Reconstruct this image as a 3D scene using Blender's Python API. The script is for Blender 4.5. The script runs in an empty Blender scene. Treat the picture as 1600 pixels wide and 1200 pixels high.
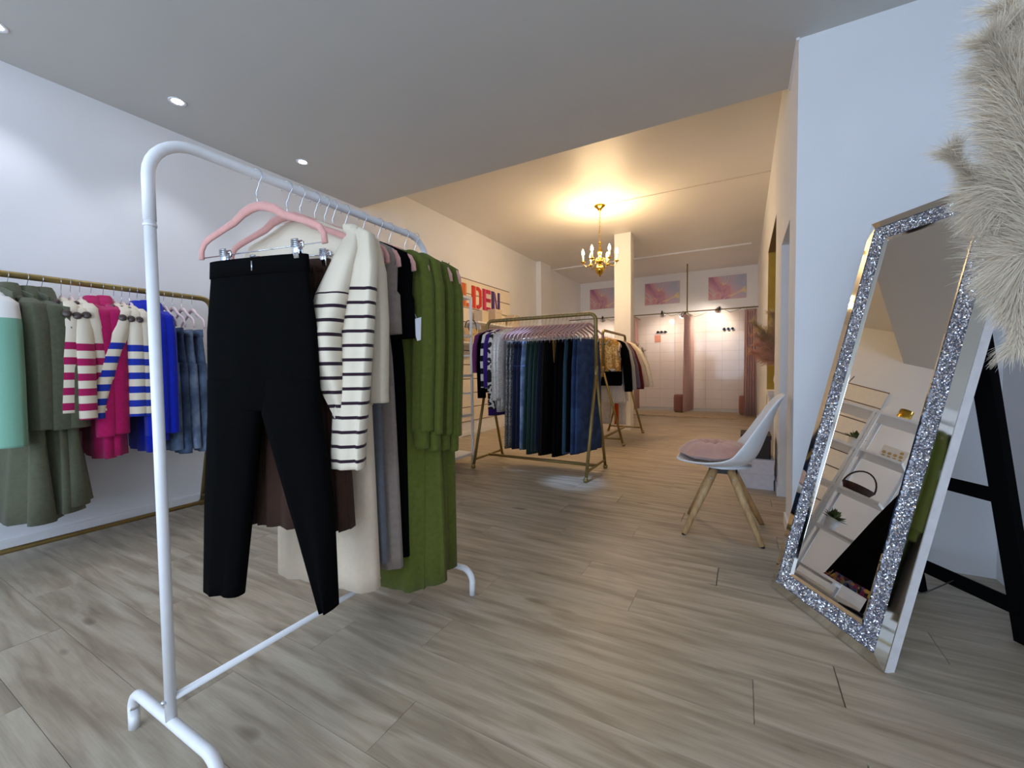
import bpy, math, random
from mathutils import Vector, Matrix
random.seed(7)
S = bpy.context.scene
COL = S.collection
R = math.radians

# ------------------------------------------------------------------ camera
YAW, PITCH, ROLL, FPX, CAMH = R(29.0), R(2.18), R(-.62), 652.0, .95
_r = Vector((math.cos(YAW), math.sin(YAW), 0))
_f = Vector((-math.sin(YAW) * math.cos(PITCH), math.cos(YAW) * math.cos(PITCH), -math.sin(PITCH)))
_u = _r.cross(_f)
_r, _u = _r * math.cos(ROLL) + _u * math.sin(ROLL), _u * math.cos(ROLL) - _r * math.sin(ROLL)
cam = bpy.data.objects.new('camera', bpy.data.cameras.new('camera'))
COL.objects.link(cam)
cam.data.sensor_width = 36
cam.data.lens = FPX / 1600 * 36
cam.data.clip_start = .02
cam.matrix_world = Matrix(((_r.x, _u.x, -_f.x, 0), (_r.y, _u.y, -_f.y, 0), (_r.z, _u.z, -_f.z, CAMH), (0, 0, 0, 1)))
S.camera = cam

# ------------------------------------------------------------------ world, daylight, exposure
W = bpy.data.worlds.new('world'); S.world = W; W.use_nodes = True
W.node_tree.nodes['Background'].inputs[0].default_value = (.62, .74, 1, 1)
W.node_tree.nodes['Background'].inputs[1].default_value = 1.2
S.view_settings.view_transform = 'Standard'
S.view_settings.look = 'None'
S.view_settings.gamma = 1
S.view_settings.use_curve_mapping = False
S.view_settings.exposure = 0

def light(name, kind, loc, power, color, target=None, **kw):
    d = bpy.data.lights.new(name, kind); d.energy = power; d.color = color
    for k, v in kw.items(): setattr(d, k, v)
    o = bpy.data.objects.new(name, d); COL.objects.link(o); o.location = loc
    if target is not None:
        o.rotation_euler = (Vector(target) - Vector(loc)).to_track_quat('-Z', 'Y').to_euler()
    return o
# daylight entering through the shop window in the front wall, behind the camera
light('window_daylight', 'AREA', (-1.2, -2.16, 1.35), 112, (.62, .78, 1), (-1.2, 3, 1.2), shape='RECTANGLE', size=3.9, size_y=2.1)

# ------------------------------------------------------------------ materials
MATS = {}
def lin(c):
    f = lambda v: v / 12.92 if v <= .04045 else ((v + .055) / 1.055) ** 2.4
    if isinstance(c, str): c = [int(c[i:i + 2], 16) / 255 for i in (0, 2, 4)]
    return (f(c[0]), f(c[1]), f(c[2]), 1)
def mat(name, col, rough=.6, metal=0, var=.06, scale=30, bump=0, bscale=200, emit=None, estr=0, spec=.5, sheen=0, stretch=(1, 1, 1)):
    if name in MATS: return MATS[name]
    m = bpy.data.materials.new(name); m.use_nodes = True; MATS[name] = m
    nt = m.node_tree; N = nt.nodes; L = nt.links; b = N['Principled BSDF']
    c = lin(col)
    b.inputs['Roughness'].default_value = rough; b.inputs['Metallic'].default_value = metal
    b.inputs['Specular IOR Level'].default_value = spec
    if sheen: b.inputs['Sheen Weight'].default_value = sheen
    tc = N.new('ShaderNodeTexCoord'); mp = N.new('ShaderNodeMapping'); L.new(tc.outputs['Object'], mp.inputs[0])
    mp.inputs['Scale'].default_value = stretch
    if var:
        n = N.new('ShaderNodeTexNoise'); n.inputs['Scale'].default_value = scale; n.inputs['Detail'].default_value = 3
        L.new(mp.outputs[0], n.inputs['Vector'])
        r = N.new('ShaderNodeValToRGB')
        r.color_ramp.elements[0].position = .3; r.color_ramp.elements[1].position = .7
        r.color_ramp.elements[0].color = (c[0] * (1 - var), c[1] * (1 - var), c[2] * (1 - var), 1)
        r.color_ramp.elements[1].color = (min(1, c[0] * (1 + var)), min(1, c[1] * (1 + var)), min(1, c[2] * (1 + var)), 1)
        L.new(n.outputs[0], r.inputs[0]); L.new(r.outputs[0], b.inputs['Base Color'])
    else: b.inputs['Base Color'].default_value = c
    if bump:
        n2 = N.new('ShaderNodeTexNoise'); n2.inputs['Scale'].default_value = bscale; L.new(mp.outputs[0], n2.inputs['Vector'])
        bp = N.new('ShaderNodeBump'); bp.inputs['Strength'].default_value = bump; bp.inputs['Distance'].default_value = .004
        L.new(n2.outputs[0], bp.inputs['Height']); L.new(bp.outputs[0], b.inputs['Normal'])
    if emit:
        b.inputs['Emission Color'].default_value = lin(emit); b.inputs['Emission Strength'].default_value = estr
    return m
def cloth(name, col, rough=.85, var=.1, sheen=.15):
    return mat('cloth_' + name, col, rough, 0, var, 60, .25, 500, sheen=sheen, spec=.2)
def striped(name, base, stripe, period, width, start, end=9., edge=.0):
    """stripes across the length of a loft: UV.v holds metres along it"""
    if name in MATS: return MATS[name]
    m = cloth(name, base); del MATS['cloth_' + name]; MATS[name] = m
    nt = m.node_tree; N = nt.nodes; L = nt.links; b = N['Principled BSDF']
    uv = N.new('ShaderNodeUVMap'); sp = N.new('ShaderNodeSeparateXYZ'); L.new(uv.outputs[0], sp.inputs[0])
    def M(op, a, bb):
        n = N.new('ShaderNodeMath'); n.operation = op
        for i, v in enumerate((a, bb)):
            if isinstance(v, (int, float)): n.inputs[i].default_value = v
            else: L.new(v, n.inputs[i])
        return n.outputs[0]
    v = sp.outputs[1]
    fr = M('FRACT', M('DIVIDE', v, period), 0)
    s = M('MULTIPLY', M('MULTIPLY', M('LESS_THAN', fr, width / period), M('GREATER_THAN', v, start)), M('LESS_THAN', v, end))
    mx = N.new('ShaderNodeMix'); mx.data_type = 'RGBA'
    L.new(s, mx.inputs['Factor']); mx.inputs['A'].default_value = lin(base); mx.inputs['B'].default_value = lin(stripe)
    for l in list(b.inputs['Base Color'].links): L.remove(l)
    L.new(mx.outputs['Result'], b.inputs['Base Color'])
    return m
def ramp_mat(name, kind, cols, scale, rough=.8, metal=0, stretch=(1, 1, 1), detail=3, distort=0, bump=0):
    """noise / wave / voronoi through a colour ramp of (position, colour)"""
    if name in MATS: return MATS[name]
    m = bpy.data.materials.new(name); m.use_nodes = True; MATS[name] = m
    nt = m.node_tree; N = nt.nodes; L = nt.links; b = N['Principled BSDF']
    b.inputs['Roughness'].default_value = rough; b.inputs['Metallic'].default_value = metal
    tc = N.new('ShaderNodeTexCoord'); mp = N.new('ShaderNodeMapping'); L.new(tc.outputs['Object'], mp.inputs[0])
    mp.inputs['Scale'].default_value = stretch
    t = N.new({'noise': 'ShaderNodeTexNoise', 'wave': 'ShaderNodeTexWave', 'voronoi': 'ShaderNodeTexVoronoi'}[kind])
    t.inputs['Scale'].default_value = scale
    if kind == 'noise': t.inputs['Detail'].default_value = detail; t.inputs['Distortion'].default_value = distort
    if kind == 'wave': t.inputs['Distortion'].default_value = distort; t.inputs['Detail'].default_value = detail; t.inputs['Detail Scale'].default_value = 1.2
    L.new(mp.outputs[0], t.inputs['Vector'])
    r = N.new('ShaderNodeValToRGB'); e = r.color_ramp.elements
    while len(e) < len(cols): e.new(.5)
    for el, (p, c) in zip(e, cols): el.position = p; el.color = lin(c)
    L.new(t.outputs[1 if kind == 'voronoi' else 0], r.inputs[0]); L.new(r.outputs[0], b.inputs['Base Color'])
    if bump:
        bp = N.new('ShaderNodeBump'); bp.inputs['Strength'].default_value = bump; bp.inputs['Distance'].default_value = .003
        L.new(t.outputs[0], bp.inputs['Height']); L.new(bp.outputs[0], b.inputs['Normal'])
    return m

WHITE_WALL = mat('wall_paint', 'ECEDF0', .75, var=.015, scale=3, bump=.04, bscale=120)
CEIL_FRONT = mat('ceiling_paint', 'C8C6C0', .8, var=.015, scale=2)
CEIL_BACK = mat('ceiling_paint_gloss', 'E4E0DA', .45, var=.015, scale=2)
WHITE_METAL = mat('white_powder_coat', 'F2F2F4', .3, var=.02)
GOLD = mat('brushed_gold_paint', '968250', .45, .7, var=.1, scale=25)
BRASS = mat('polished_brass', 'D9B24A', .15, 1, var=.05)
CHROME = mat('chrome', 'D8DCE4', .12, 1, var=0)
PINK_VELVET = mat('pink_velvet', 'D9A096', .9, var=.05, sheen=.4, scale=80, spec=.2)
BLUSH_VELVET = mat('blush_velvet', 'C9A09C', .9, var=.05, sheen=.3, scale=80, spec=.2)
PALE_VELVET = mat('pale_pink_velvet', 'E9CFD0', .9, var=.05, sheen=.3, scale=80, spec=.2)
BLACK_PLASTIC = mat('black_plastic', '17171A', .5)

def plank_mat():
    m = bpy.data.materials.new('grey_oak_plank'); m.use_nodes = True
    nt = m.node_tree; N = nt.nodes; L = nt.links; b = N['Principled BSDF']
    tc = N.new('ShaderNodeTexCoord'); oi = N.new('ShaderNodeObjectInfo')
    off = N.new('ShaderNodeVectorMath'); off.operation = 'SCALE'; off.inputs[0].default_value = (31, 17, 7)
    L.new(oi.outputs['Random'], off.inputs['Scale'])
    add = N.new('ShaderNodeVectorMath'); L.new(tc.outputs['Object'], add.inputs[0]); L.new(off.outputs[0], add.inputs[1])
    def noise(sc, scale, det, dist=0):
        mp = N.new('ShaderNodeMapping'); mp.inputs['Scale'].default_value = sc; L.new(add.outputs[0], mp.inputs[0])
        n = N.new('ShaderNodeTexNoise'); n.inputs['Scale'].default_value = scale; n.inputs['Detail'].default_value = det
        n.inputs['Distortion'].default_value = dist; L.new(mp.outputs[0], n.inputs['Vector']); return n
    g = noise((1, 9, 1), 2.6, 6, .6)
    r = N.new('ShaderNodeValToRGB'); e = r.color_ramp.elements; e.new(.5); e.new(.6)
    for el, (p, c) in zip(e, ((.25, '8E806C'), (.45, 'AA9C86'), (.58, 'BAAD98'), (.78, 'CCC0AC'))): el.position = p; el.color = lin(c)
    L.new(g.outputs[0], r.inputs[0])
    fine = noise((2, 60, 1), 4, 3)
    r2 = N.new('ShaderNodeValToRGB'); r2.color_ramp.elements[0].color = (.86, .86, .86, 1); r2.color_ramp.elements[0].position = .35
    r2.color_ramp.elements[1].color = (1, 1, 1, 1); r2.color_ramp.elements[1].position = .6
    L.new(fine.outputs[0], r2.inputs[0])
    mul = N.new('ShaderNodeMix'); mul.data_type = 'RGBA'; mul.blend_type = 'MULTIPLY'; mul.inputs['Factor'].default_value = .7
    L.new(r.outputs[0], mul.inputs['A']); L.new(r2.outputs[0], mul.inputs['B'])
    kn = noise((1.6, 5, 1), 2.2, 1)
    r3 = N.new('ShaderNodeValToRGB'); r3.color_ramp.elements[0].color = (.42, .38, .34, 1); r3.color_ramp.elements[0].position = .2
    r3.color_ramp.elements[1].color = (1, 1, 1, 1); r3.color_ramp.elements[1].position = .27
    L.new(kn.outputs[0], r3.inputs[0])
    m2 = N.new('ShaderNodeMix'); m2.data_type = 'RGBA'; m2.blend_type = 'MULTIPLY'; m2.inputs['Factor'].default_value = 1
    L.new(mul.outputs['Result'], m2.inputs['A']); L.new(r3.outputs[0], m2.inputs['B'])
    hsv = N.new('ShaderNodeHueSaturation'); L.new(m2.outputs['Result'], hsv.inputs['Color'])
    mr = N.new('ShaderNodeMapRange'); mr.inputs['To Min'].default_value = .93; mr.inputs['To Max'].default_value = 1.05
    L.new(oi.outputs['Random'], mr.inputs['Value']); L.new(mr.outputs[0], hsv.inputs['Value'])
    L.new(hsv.outputs[0], b.inputs['Base Color'])
    mr2 = N.new('ShaderNodeMapRange'); mr2.inputs['To Min'].default_value = .34; mr2.inputs['To Max'].default_value = .5
    L.new(fine.outputs[0], mr2.inputs['Value']); L.new(mr2.outputs[0], b.inputs['Roughness'])
    bp = N.new('ShaderNodeBump'); bp.inputs['Strength'].default_value = .12; bp.inputs['Distance'].default_value = .002
    L.new(fine.outputs[0], bp.inputs['Height']); L.new(bp.outputs[0], b.inputs['Normal'])
    return m
PLANK = plank_mat()

# ------------------------------------------------------------------ mesh helpers
class MB:
    def __init__(s): s.v = []; s.f = []; s.uv = []
    def face(s, idx, uvs=None):
        s.f.append(idx); s.uv.extend(uvs or [(0, 0)] * len(idx))
    def box(s, a, b, bev=0):
        (x0, y0, z0), (x1, y1, z1) = a, b
        n = len(s.v)
        if bev:
            c = min(bev, abs(x1 - x0) * .45, abs(y1 - y0) * .45)
            ring = [(x0 + c, y0), (x1 - c, y0), (x1, y0 + c), (x1, y1 - c), (x1 - c, y1), (x0 + c, y1), (x0, y1 - c), (x0, y0 + c)]
            k = 8
        else:
            ring = [(x0, y0), (x1, y0), (x1, y1), (x0, y1)]; k = 4
        s.v += [(x, y, z0) for x, y in ring] + [(x, y, z1) for x, y in ring]
        s.face([n + i for i in range(k)][::-1]); s.face([n + k + i for i in range(k)])
        for i in range(k):
            j = (i + 1) % k; s.face([n + i, n + j, n + k + j, n + k + i])
        return s
    def tube(s, pts, r, n=10, closed=False, cap=True, flat=None):
        """round tube along points; r number or list; flat=(wu,wv,up) for a rectangular-ish oval section"""
        P = [Vector(p) for p in pts]; K = len(P); base = len(s.v); prev = None; d = 0
        rs = r if isinstance(r, (list, tuple)) else [r] * K
        vs = []
        for i, p in enumerate(P):
            if closed: t = P[(i + 1) % K] - P[i - 1]
            else: t = P[min(i + 1, K - 1)] - P[max(i - 1, 0)]
            t.normalize()
            if prev is None:
                ref = Vector((0, 0, 1)) if abs(t.z) < .9 else Vector((1, 0, 0))
                if flat: ref = Vector(flat[2])
                a = t.cross(ref).normalized()
            else:
                a = (prev - t * prev.dot(t)).normalized()
            prev = a; b = t.cross(a)
            if i: d += (p - P[i - 1]).length
            vs.append(d)
            for j in range(n):
                th = 2 * math.pi * j / n + (math.pi / n)
                wu, wv = (flat[0], flat[1]) if flat else (1, 1)
                q = p + (a * math.cos(th) * wu + b * math.sin(th) * wv) * rs[i]
                s.v.append(tuple(q))
        for i in range(K if closed else K - 1):
            i2 = (i + 1) % K
            for j in range(n):
                j2 = (j + 1) % n
                s.face([base + i * n + j, base + i * n + j2, base + i2 * n + j2, base + i2 * n + j],
                       [(j / n, vs[i]), ((j + 1) / n, vs[i]), ((j + 1) / n, vs[i2]), (j / n, vs[i2])])
        if cap and not closed:
            s.face([base + j for j in range(n)][::-1]); s.face([base + (K - 1) * n + j for j in range(n)])
        return s
    def lathe(s, prof, n=20, o=(0, 0, 0), axis=None):
        """profile of (radius, height) spun about z (or about axis from o)"""
        base = len(s.v); q = Vector((0, 0, 1)).rotation_difference(Vector(axis).normalized()) if axis else None
        for r_, z in prof:
            for j in range(n):
                a = 2 * math.pi * j / n; p = Vector((r_ * math.cos(a), r_ * math.sin(a), z))
                if q: p = q @ p
                s.v.append(tuple(p + Vector(o)))
        for i in range(len(prof) - 1):
            for j in range(n):
                j2 = (j + 1) % n
                s.face([base + i * n + j, base + i * n + j2, base + (i + 1) * n + j2, base + (i + 1) * n + j])
        if prof[0][0] > 1e-5: s.face([base + j for j in range(n)][::-1])
        if prof[-1][0] > 1e-5: s.face([base + (len(prof) - 1) * n + j for j in range(n)])
        return s
    def loft(s, rows, n=28, fold=None, cap=True, tri=False):
        """cloth tube: rows of (cx, cy, z, half width, half depth[, yaw]); fold(v, s)->offset in depth, v 0..1 down the cloth"""
        base = len(s.v); K = len(rows); d = 0; vs = []
        for i, rw in enumerate(rows):
            cx, cy, z, hw, hd = rw[:5]; yw = rw[5] if len(rw) > 5 else 0
            if i: d += math.dist(rows[i][:3], rows[i - 1][:3])
            vs.append(d)
            ca, sa = math.cos(yw), math.sin(yw)
            for j in range(n):
                th = 2 * math.pi * j / n
                c, sn = math.cos(th), math.sin(th)
                x = hw * math.copysign(abs(c) ** .8, c); y = hd * math.copysign(abs(sn) ** .7, sn)
                if fold: y += fold(i / (K - 1), x / max(hw, 1e-4), sn)
                s.v.append((cx + x * ca - y * sa, cy + x * sa + y * ca, z))
        for i in range(K - 1):
            for j in range(n):
                j2 = (j + 1) % n
                s.face([base + i * n + j2, base + i * n + j, base + (i + 1) * n + j, base + (i + 1) * n + j2],
                       [((j + 1) / n, vs[i]), (j / n, vs[i]), (j / n, vs[i + 1]), ((j + 1) / n, vs[i + 1])])
        if cap:
            s.face([base + j for j in range(n)], [(j / n, 0) for j in range(n)])
            s.face([base + (K - 1) * n + j for j in range(n)][::-1], [(j / n, d) for j in range(n)])
        return s
    def build(s, name, m, parent=None, smooth=True, loc=None):
        me = bpy.data.meshes.new(name); me.from_pydata(s.v, [], s.f)
        if m: me.materials.append(m)
        ul = me.uv_layers.new(name='UVMap')
        flat = [c for uv in s.uv for c in uv]
        ul.data.foreach_set('uv', flat)
        if smooth:
            me.polygons.foreach_set('use_smooth', [len(f) <= 4 for f in s.f])
        me.update()
        o = bpy.data.objects.new(name, me); COL.objects.link(o)
        if parent: o.parent = parent
        if loc: o.location = loc
        return o
def box(a, b, bev=0): return MB().box(a, b, bev)
def tag(o, label=None, cat=None, group=None, kind=None):
    if label: o['label'] = label
    if cat: o['category'] = cat
    if group: o['group'] = group
    if kind: o['kind'] = kind
    return o
def thing(name, label, cat, loc=(0, 0, 0), rz=0, group=None):
    o = bpy.data.objects.new(name, None); COL.objects.link(o); o.empty_display_size = .05
    o.location = loc; o.rotation_euler = (0, 0, rz)
    return tag(o, label, cat, group)
def copy_tree(o, parent=None):
    c = o.copy(); COL.objects.link(c); c.parent = parent
    for ch in o.children: copy_tree(ch, c)
    return c
def struct(name, mb, m, parent=None, smooth=False):
    o = mb.build(name, m, parent, smooth)
    if parent is None: o['kind'] = 'structure'
    return o
def arc(c, r_, a0, a1, n, plane='xz'):
    out = []
    for i in range(n + 1):
        a = R(a0 + (a1 - a0) * i / n); p, q = r_ * math.cos(a), r_ * math.sin(a)
        out.append({'xz': (c[0] + p, c[1], c[2] + q), 'yz': (c[0], c[1] + p, c[2] + q), 'xy': (c[0] + p, c[1] + q, c[2])}[plane])
    return out

# ------------------------------------------------------------------ the room
XL, XR, XR2, YB, YF, YS = -3.42, .23, .98, 9.6, -2.0, 3.03      # left wall, right wall, right wall near, back wall, front wall, ceiling step
ZC, ZC2 = 2.59, 2.94
fl = struct('floor', box((XL - .1, YF - .1, -.1), (2.2, YB + .1, -.006)), mat('floor_joint', '857A6C', .8))
pw, pl = .1825, 1.22
nrow = 0; y = 1.241 - 17 * pw
base_plank = {}
while y < YB:
    x = XL - [0, .4, .8, .2, 1.0, .6][nrow % 6] * 1.0 * pl + random.uniform(-.1, .1)
    if abs(y + pw - 1.784) < .02: x = -.384 - 4 * pl
    if abs(y + pw - 1.423) < .02: x = .035 - 4 * pl
    while x < 1.0:
        a, b = max(x, XL), min(x + pl, XR2 if y < 2.7 else XR + .1)
        if b - a > .03 and y + pw > YF:
            key = round(b - a, 2)
            if key not in base_plank:
                h, g = key / 2, .0006
                base_plank[key] = box((-h + g, -pw / 2 + g, -.012), (h - g, pw / 2 - g, 0)).build('plank', PLANK, fl, False)
                o = base_plank[key]
            else:
                o = base_plank[key].copy(); COL.objects.link(o)
            o.location = ((a + b) / 2, y + pw / 2, 0)
        x += pl
    y += pw; nrow += 1

wl = struct('wall_left', box((XL - .12, YF, 0), (XL, YB + .1, ZC2 + .1)), WHITE_WALL)
bw = struct('wall_back', box((XL - .12, YB, 0), (XR + 1, YB + .12, ZC2 + .1)), WHITE_WALL)
# right wall of the long back room, with a doorway and a niche cut through it
def rwall(a, b, z0, z1): return ((XR, a, z0), (XR + .14, b, z1))
mb = MB()
for q in (rwall(2.6, 2.95, 0, ZC2 + .1), rwall(2.95, 3.55, 1.80, ZC2 + .1), rwall(3.55, 4.15, 0, ZC2 + .1),
          rwall(4.15, 5.5, 2.21, ZC2 + .1), rwall(5.5, YB, 0, ZC2 + .1)): mb.box(*q)
struct('wall_right', mb, WHITE_WALL)
struct('wall_passage', box((XR + .14, 2.95, 0), (XR + .7, 3.0, 1.85)).box((XR + .14, 3.55, 0), (XR + .7, 3.6, 1.85)).box((XR + .7, 2.9, 0), (XR + .75, 3.6, 1.85)).box((XR + .14, 2.95, 1.80), (XR + .7, 3.55, 1.85)), WHITE_WALL)
MUSTARD = mat('mustard_paint', 'B89A3A', .7, var=.1, scale=9)
struct('wall_niche', box((XR + .14, 5.5, 0), (XR + .9, 5.55, 2.5)).box((XR + .85, 4.1, 0), (XR + .9, 5.5, 2.5)).box((XR + .14, 4.1, 0), (XR + .9, 4.15, 2.5)), MUSTARD)
struct('trim_niche', box((XR + .004, 5.492, 0), (XR + .136, 5.499, 2.205)), MUSTARD)
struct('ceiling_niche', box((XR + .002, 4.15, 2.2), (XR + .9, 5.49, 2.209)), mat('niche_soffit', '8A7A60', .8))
struct('wall_right_front', box((XR + .14, 2.6, 0), (XR2 + .12, 2.74, ZC2)), WHITE_WALL)
struct('wall_right_near', box((XR2, YF, 0), (XR2 + .12, 2.6, ZC + .2)), WHITE_WALL)
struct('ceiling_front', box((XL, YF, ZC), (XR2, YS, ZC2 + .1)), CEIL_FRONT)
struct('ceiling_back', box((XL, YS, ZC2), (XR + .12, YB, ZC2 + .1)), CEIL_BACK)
# front wall with the shop window
mb = MB()
for a, b in (((XL, YF - .1, 0), (XR2, YF, .3)), ((XL, YF - .1, 2.4), (XR2, YF, ZC + .1)), ((XL, YF - .1, .3), (-3.15, YF, 2.4)), ((.75, YF - .1, .3), (XR2, YF, 2.4))): mb.box(a, b)
struct('wall_front', mb, WHITE_WALL)
gm = bpy.data.materials.new('window_glass'); gm.use_nodes = True
N_, L_ = gm.node_tree.nodes, gm.node_tree.links
t_ = N_.new('ShaderNodeBsdfTransparent'); g_ = N_.new('ShaderNodeBsdfGlossy'); x_ = N_.new('ShaderNodeMixShader')
g_.inputs['Roughness'].default_value = .02; x_.inputs[0].default_value = .06
L_.new(t_.outputs[0], x_.inputs[1]); L_.new(g_.outputs[0], x_.inputs[2]); L_.new(x_.outputs[0], N_['Material Output'].inputs[0])
w1 = struct('window_1', box((-3.15, YF - .06, .3), (.75, YF - .05, 2.4)), gm)
mb = MB()
for x in (-3.15, -1.85, -.55, .70): mb.box((x, YF - .09, .3), (x + .05, YF - .02, 2.4))
mb.box((-3.15, YF - .09, .3), (.75, YF - .02, .35)); mb.box((-3.15, YF - .09, 2.35), (.75, YF - .02, 2.4))
mb.build('window_frame', WHITE_METAL, w1, False)
# baseboards, pilaster, column, ceiling strips
struct('baseboard_left', box((XL, YF, 0), (XL + .012, YB, .07)), WHITE_METAL)
struct('baseboard_right', box((XR - .01, 2.59, 0), (XR, 2.95, .07)).box((XR - .01, 3.55, 0), (XR, 4.15, .07)).box((XR - .01, 5.5, 0), (XR, YB, .07)), WHITE_METAL)
struct('pilaster', box((XL, 7.15, 0), (XL + .1, 7.6, ZC2)), WHITE_WALL)
struct('column', box((-1.72, 6.32, 0), (-1.47, 6.52, ZC2), .008), mat('column_paint', 'EFEAE4', .7, var=.02))
struct('trim_1', box((XL, 7.86, ZC2 - .022), (.1, 7.89, ZC2)), WHITE_METAL)
struct('trim_2', box((-1.50, 5.09, ZC2 - .008), (XR, 5.102, ZC2)), mat('cable_duct', 'D9CDBE', .6))
struct('trim_3', box((XR - .012, 2.588, ZC - .012), (XR + .002, YS, ZC)), WHITE_METAL)
# glazed tiles of the fitting rooms, laid on the back wall
TILE = mat('white_glazed_tile', 'EADFDB', .08, var=.02, scale=4)
struct('tile_grout', box((XL, YB - .012, .06), (XR, YB, 2.06)), mat('grout', 'BDAFA6', .9), bw)
t0 = None
tw, thh = .304, .2
for i in range(12):
    for k in range(10):
        if t0 is None: o = t0 = box((.0015, -.009, .0015), (tw - .0015, 0, thh - .0015)).build('tile', TILE, bw, False)
        else: o = t0.copy(); COL.objects.link(o)
        o.location = (XL + i * tw, YB - .011, .06 + k * thh)
        o.rotation_euler = (random.uniform(-.004, .004), 0, random.uniform(-.004, .004))

# ------------------------------------------------------------------ downlights in the front ceiling
LAMP_COOL = mat('cool_lamp_glass', 'FFFFFF', .3, var=0, emit='EEF3FF', estr=30)
for (x, y), lb in (((-3.02, 1.296), 'round recessed ceiling spotlight above the black trousers end of the white rack'),
                   ((-3.05, 2.14), 'round recessed ceiling spotlight nearest the step in the ceiling'),
                   ((-3.10, .60), 'recessed ceiling spotlight cut by the left edge of the photo')):
    t = thing('downlight', lb, 'spotlight', (x, y, ZC), group='recessed ceiling spotlights')
    MB().lathe([(.030, -.001), (.042, -.006), (.046, -.003), (.046, 0), (.030, 0)], 24).build('trim_ring', WHITE_METAL, t)
    MB().lathe([(0, -.004), (.02, -.0045), (.029, -.002), (.029, 0), (0, 0)], 20).build('lens', LAMP_COOL, t)
    light('downlight_beam', 'SPOT', (x, y, ZC - .02), 11, (.85, .9, 1), (x - .02, y, 0), spot_size=R(95), spot_blend=.6, shadow_soft_size=.03)
# assumed spots, added unseen behind the ceiling step for the cool floor pool
for x, tx, ty, lb in ((-1.30, -1.22, 3.25, 'small white spotlight behind the ceiling step above the jeans'), (-1.85, -1.78, 3.62, 'small white spotlight behind the ceiling step above the sequin clothes')):
    t = thing('assumed_spotlight', lb, 'spotlight', (x, YS, 2.8), group='assumed unseen spotlights behind the ceiling step')
    box((-.04, 0, -.05), (.04, .02, .05), .01).build('mount', WHITE_METAL, t)
    MB().lathe([(.03, 0), (.035, .1), (.03, .1), (.0, .08)], 18, (0, .06, -.02), (0, .05, -1)).build('lamp_head', WHITE_METAL, t)
    light('assumed_spot_beam', 'SPOT', (x, YS + .065, 2.66), 190, (.36, .56, 1), (tx, ty, 0), spot_size=R(14), spot_blend=1, shadow_soft_size=.03)

# ------------------------------------------------------------------ hangers
def make_hanger(velvet, clips, hook=CHROME, broad=.215):
    t = thing('hanger', '', 'hanger')
    pts = arc((0, 0, 0), .0195, -40, 205, 12) if False else arc((0, 0, .0), .0195, 200, -60, 12)
    pts += [(.004, 0, -.032), (-.004, 0, -.045), (-.001, 0, -.06), (0, 0, -.088)]
    MB().tube(pts, .0013, 6).build('hook', hook, t)
    k = broad / .215
    prof = [(-.215, -.212), (-.213, -.186), (-.2, -.165), (-.178, -.153), (-.13, -.135), (-.085, -.118), (-.055, -.098), (-.025, -.087), (0, -.084),
            (.025, -.087), (.055, -.098), (.085, -.118), (.13, -.135), (.178, -.153), (.2, -.165), (.213, -.186), (.215, -.212)]
    rr = [.010, .009, .010, .010, .010, .0115, .0135, .014, .013, .014, .0135, .0115, .010, .010, .010, .009, .010]
    MB().tube([(a * k, 0, b) for a, b in prof], rr, 8, flat=(1, .45, (0, 1, 0)) if False else (.5, 1, (0, 0, 1))).build('arms', velvet, t)
    if clips:
        MB().tube([(-.213 * k, 0, -.208), (.213 * k, 0, -.208)], .0016, 6).build('trouser_bar', hook, t)
        for u in (-.125, .125):
            c = box((u - .011, -.010, -.245), (u + .011, -.006, -.192), .002)
            c.box((u - .011, .006, -.245), (u + .011, .010, -.192), .002)
            for q in range(4): c.box((u - .011, -.0115, -.197 - q * .005), (u + .011, -.010, -.194 - q * .005))
            c.tube([(u + .012, -.004, -.205), (u + .02, 0, -.2), (u + .02, 0, -.213), (u + .012, .004, -.21)], .003, 6)
            c.build('clip', CHROME, t)
    return t
PROTO = {}
def hanger(kind, loc, yaw, label, group, roll=0):
    velvet, clips, hook = {'clip': (PINK_VELVET, 1, CHROME), 'plain': (PINK_VELVET, 0, CHROME), 'blush': (BLUSH_VELVET, 1, CHROME), 'blushp': (BLUSH_VELVET, 0, CHROME),
                           'pale': (PALE_VELVET, 0, CHROME), 'black': (BLACK_PLASTIC, 0, CHROME)}[kind]
    if kind not in PROTO: o = PROTO[kind] = make_hanger(velvet, clips, hook, .2 if kind in ('pale', 'black') else .215)
    else: o = copy_tree(PROTO[kind])
    o.location = loc; o.rotation_euler = (0, roll, yaw)
    tag(o, label, 'hanger', group)
    return o

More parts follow.
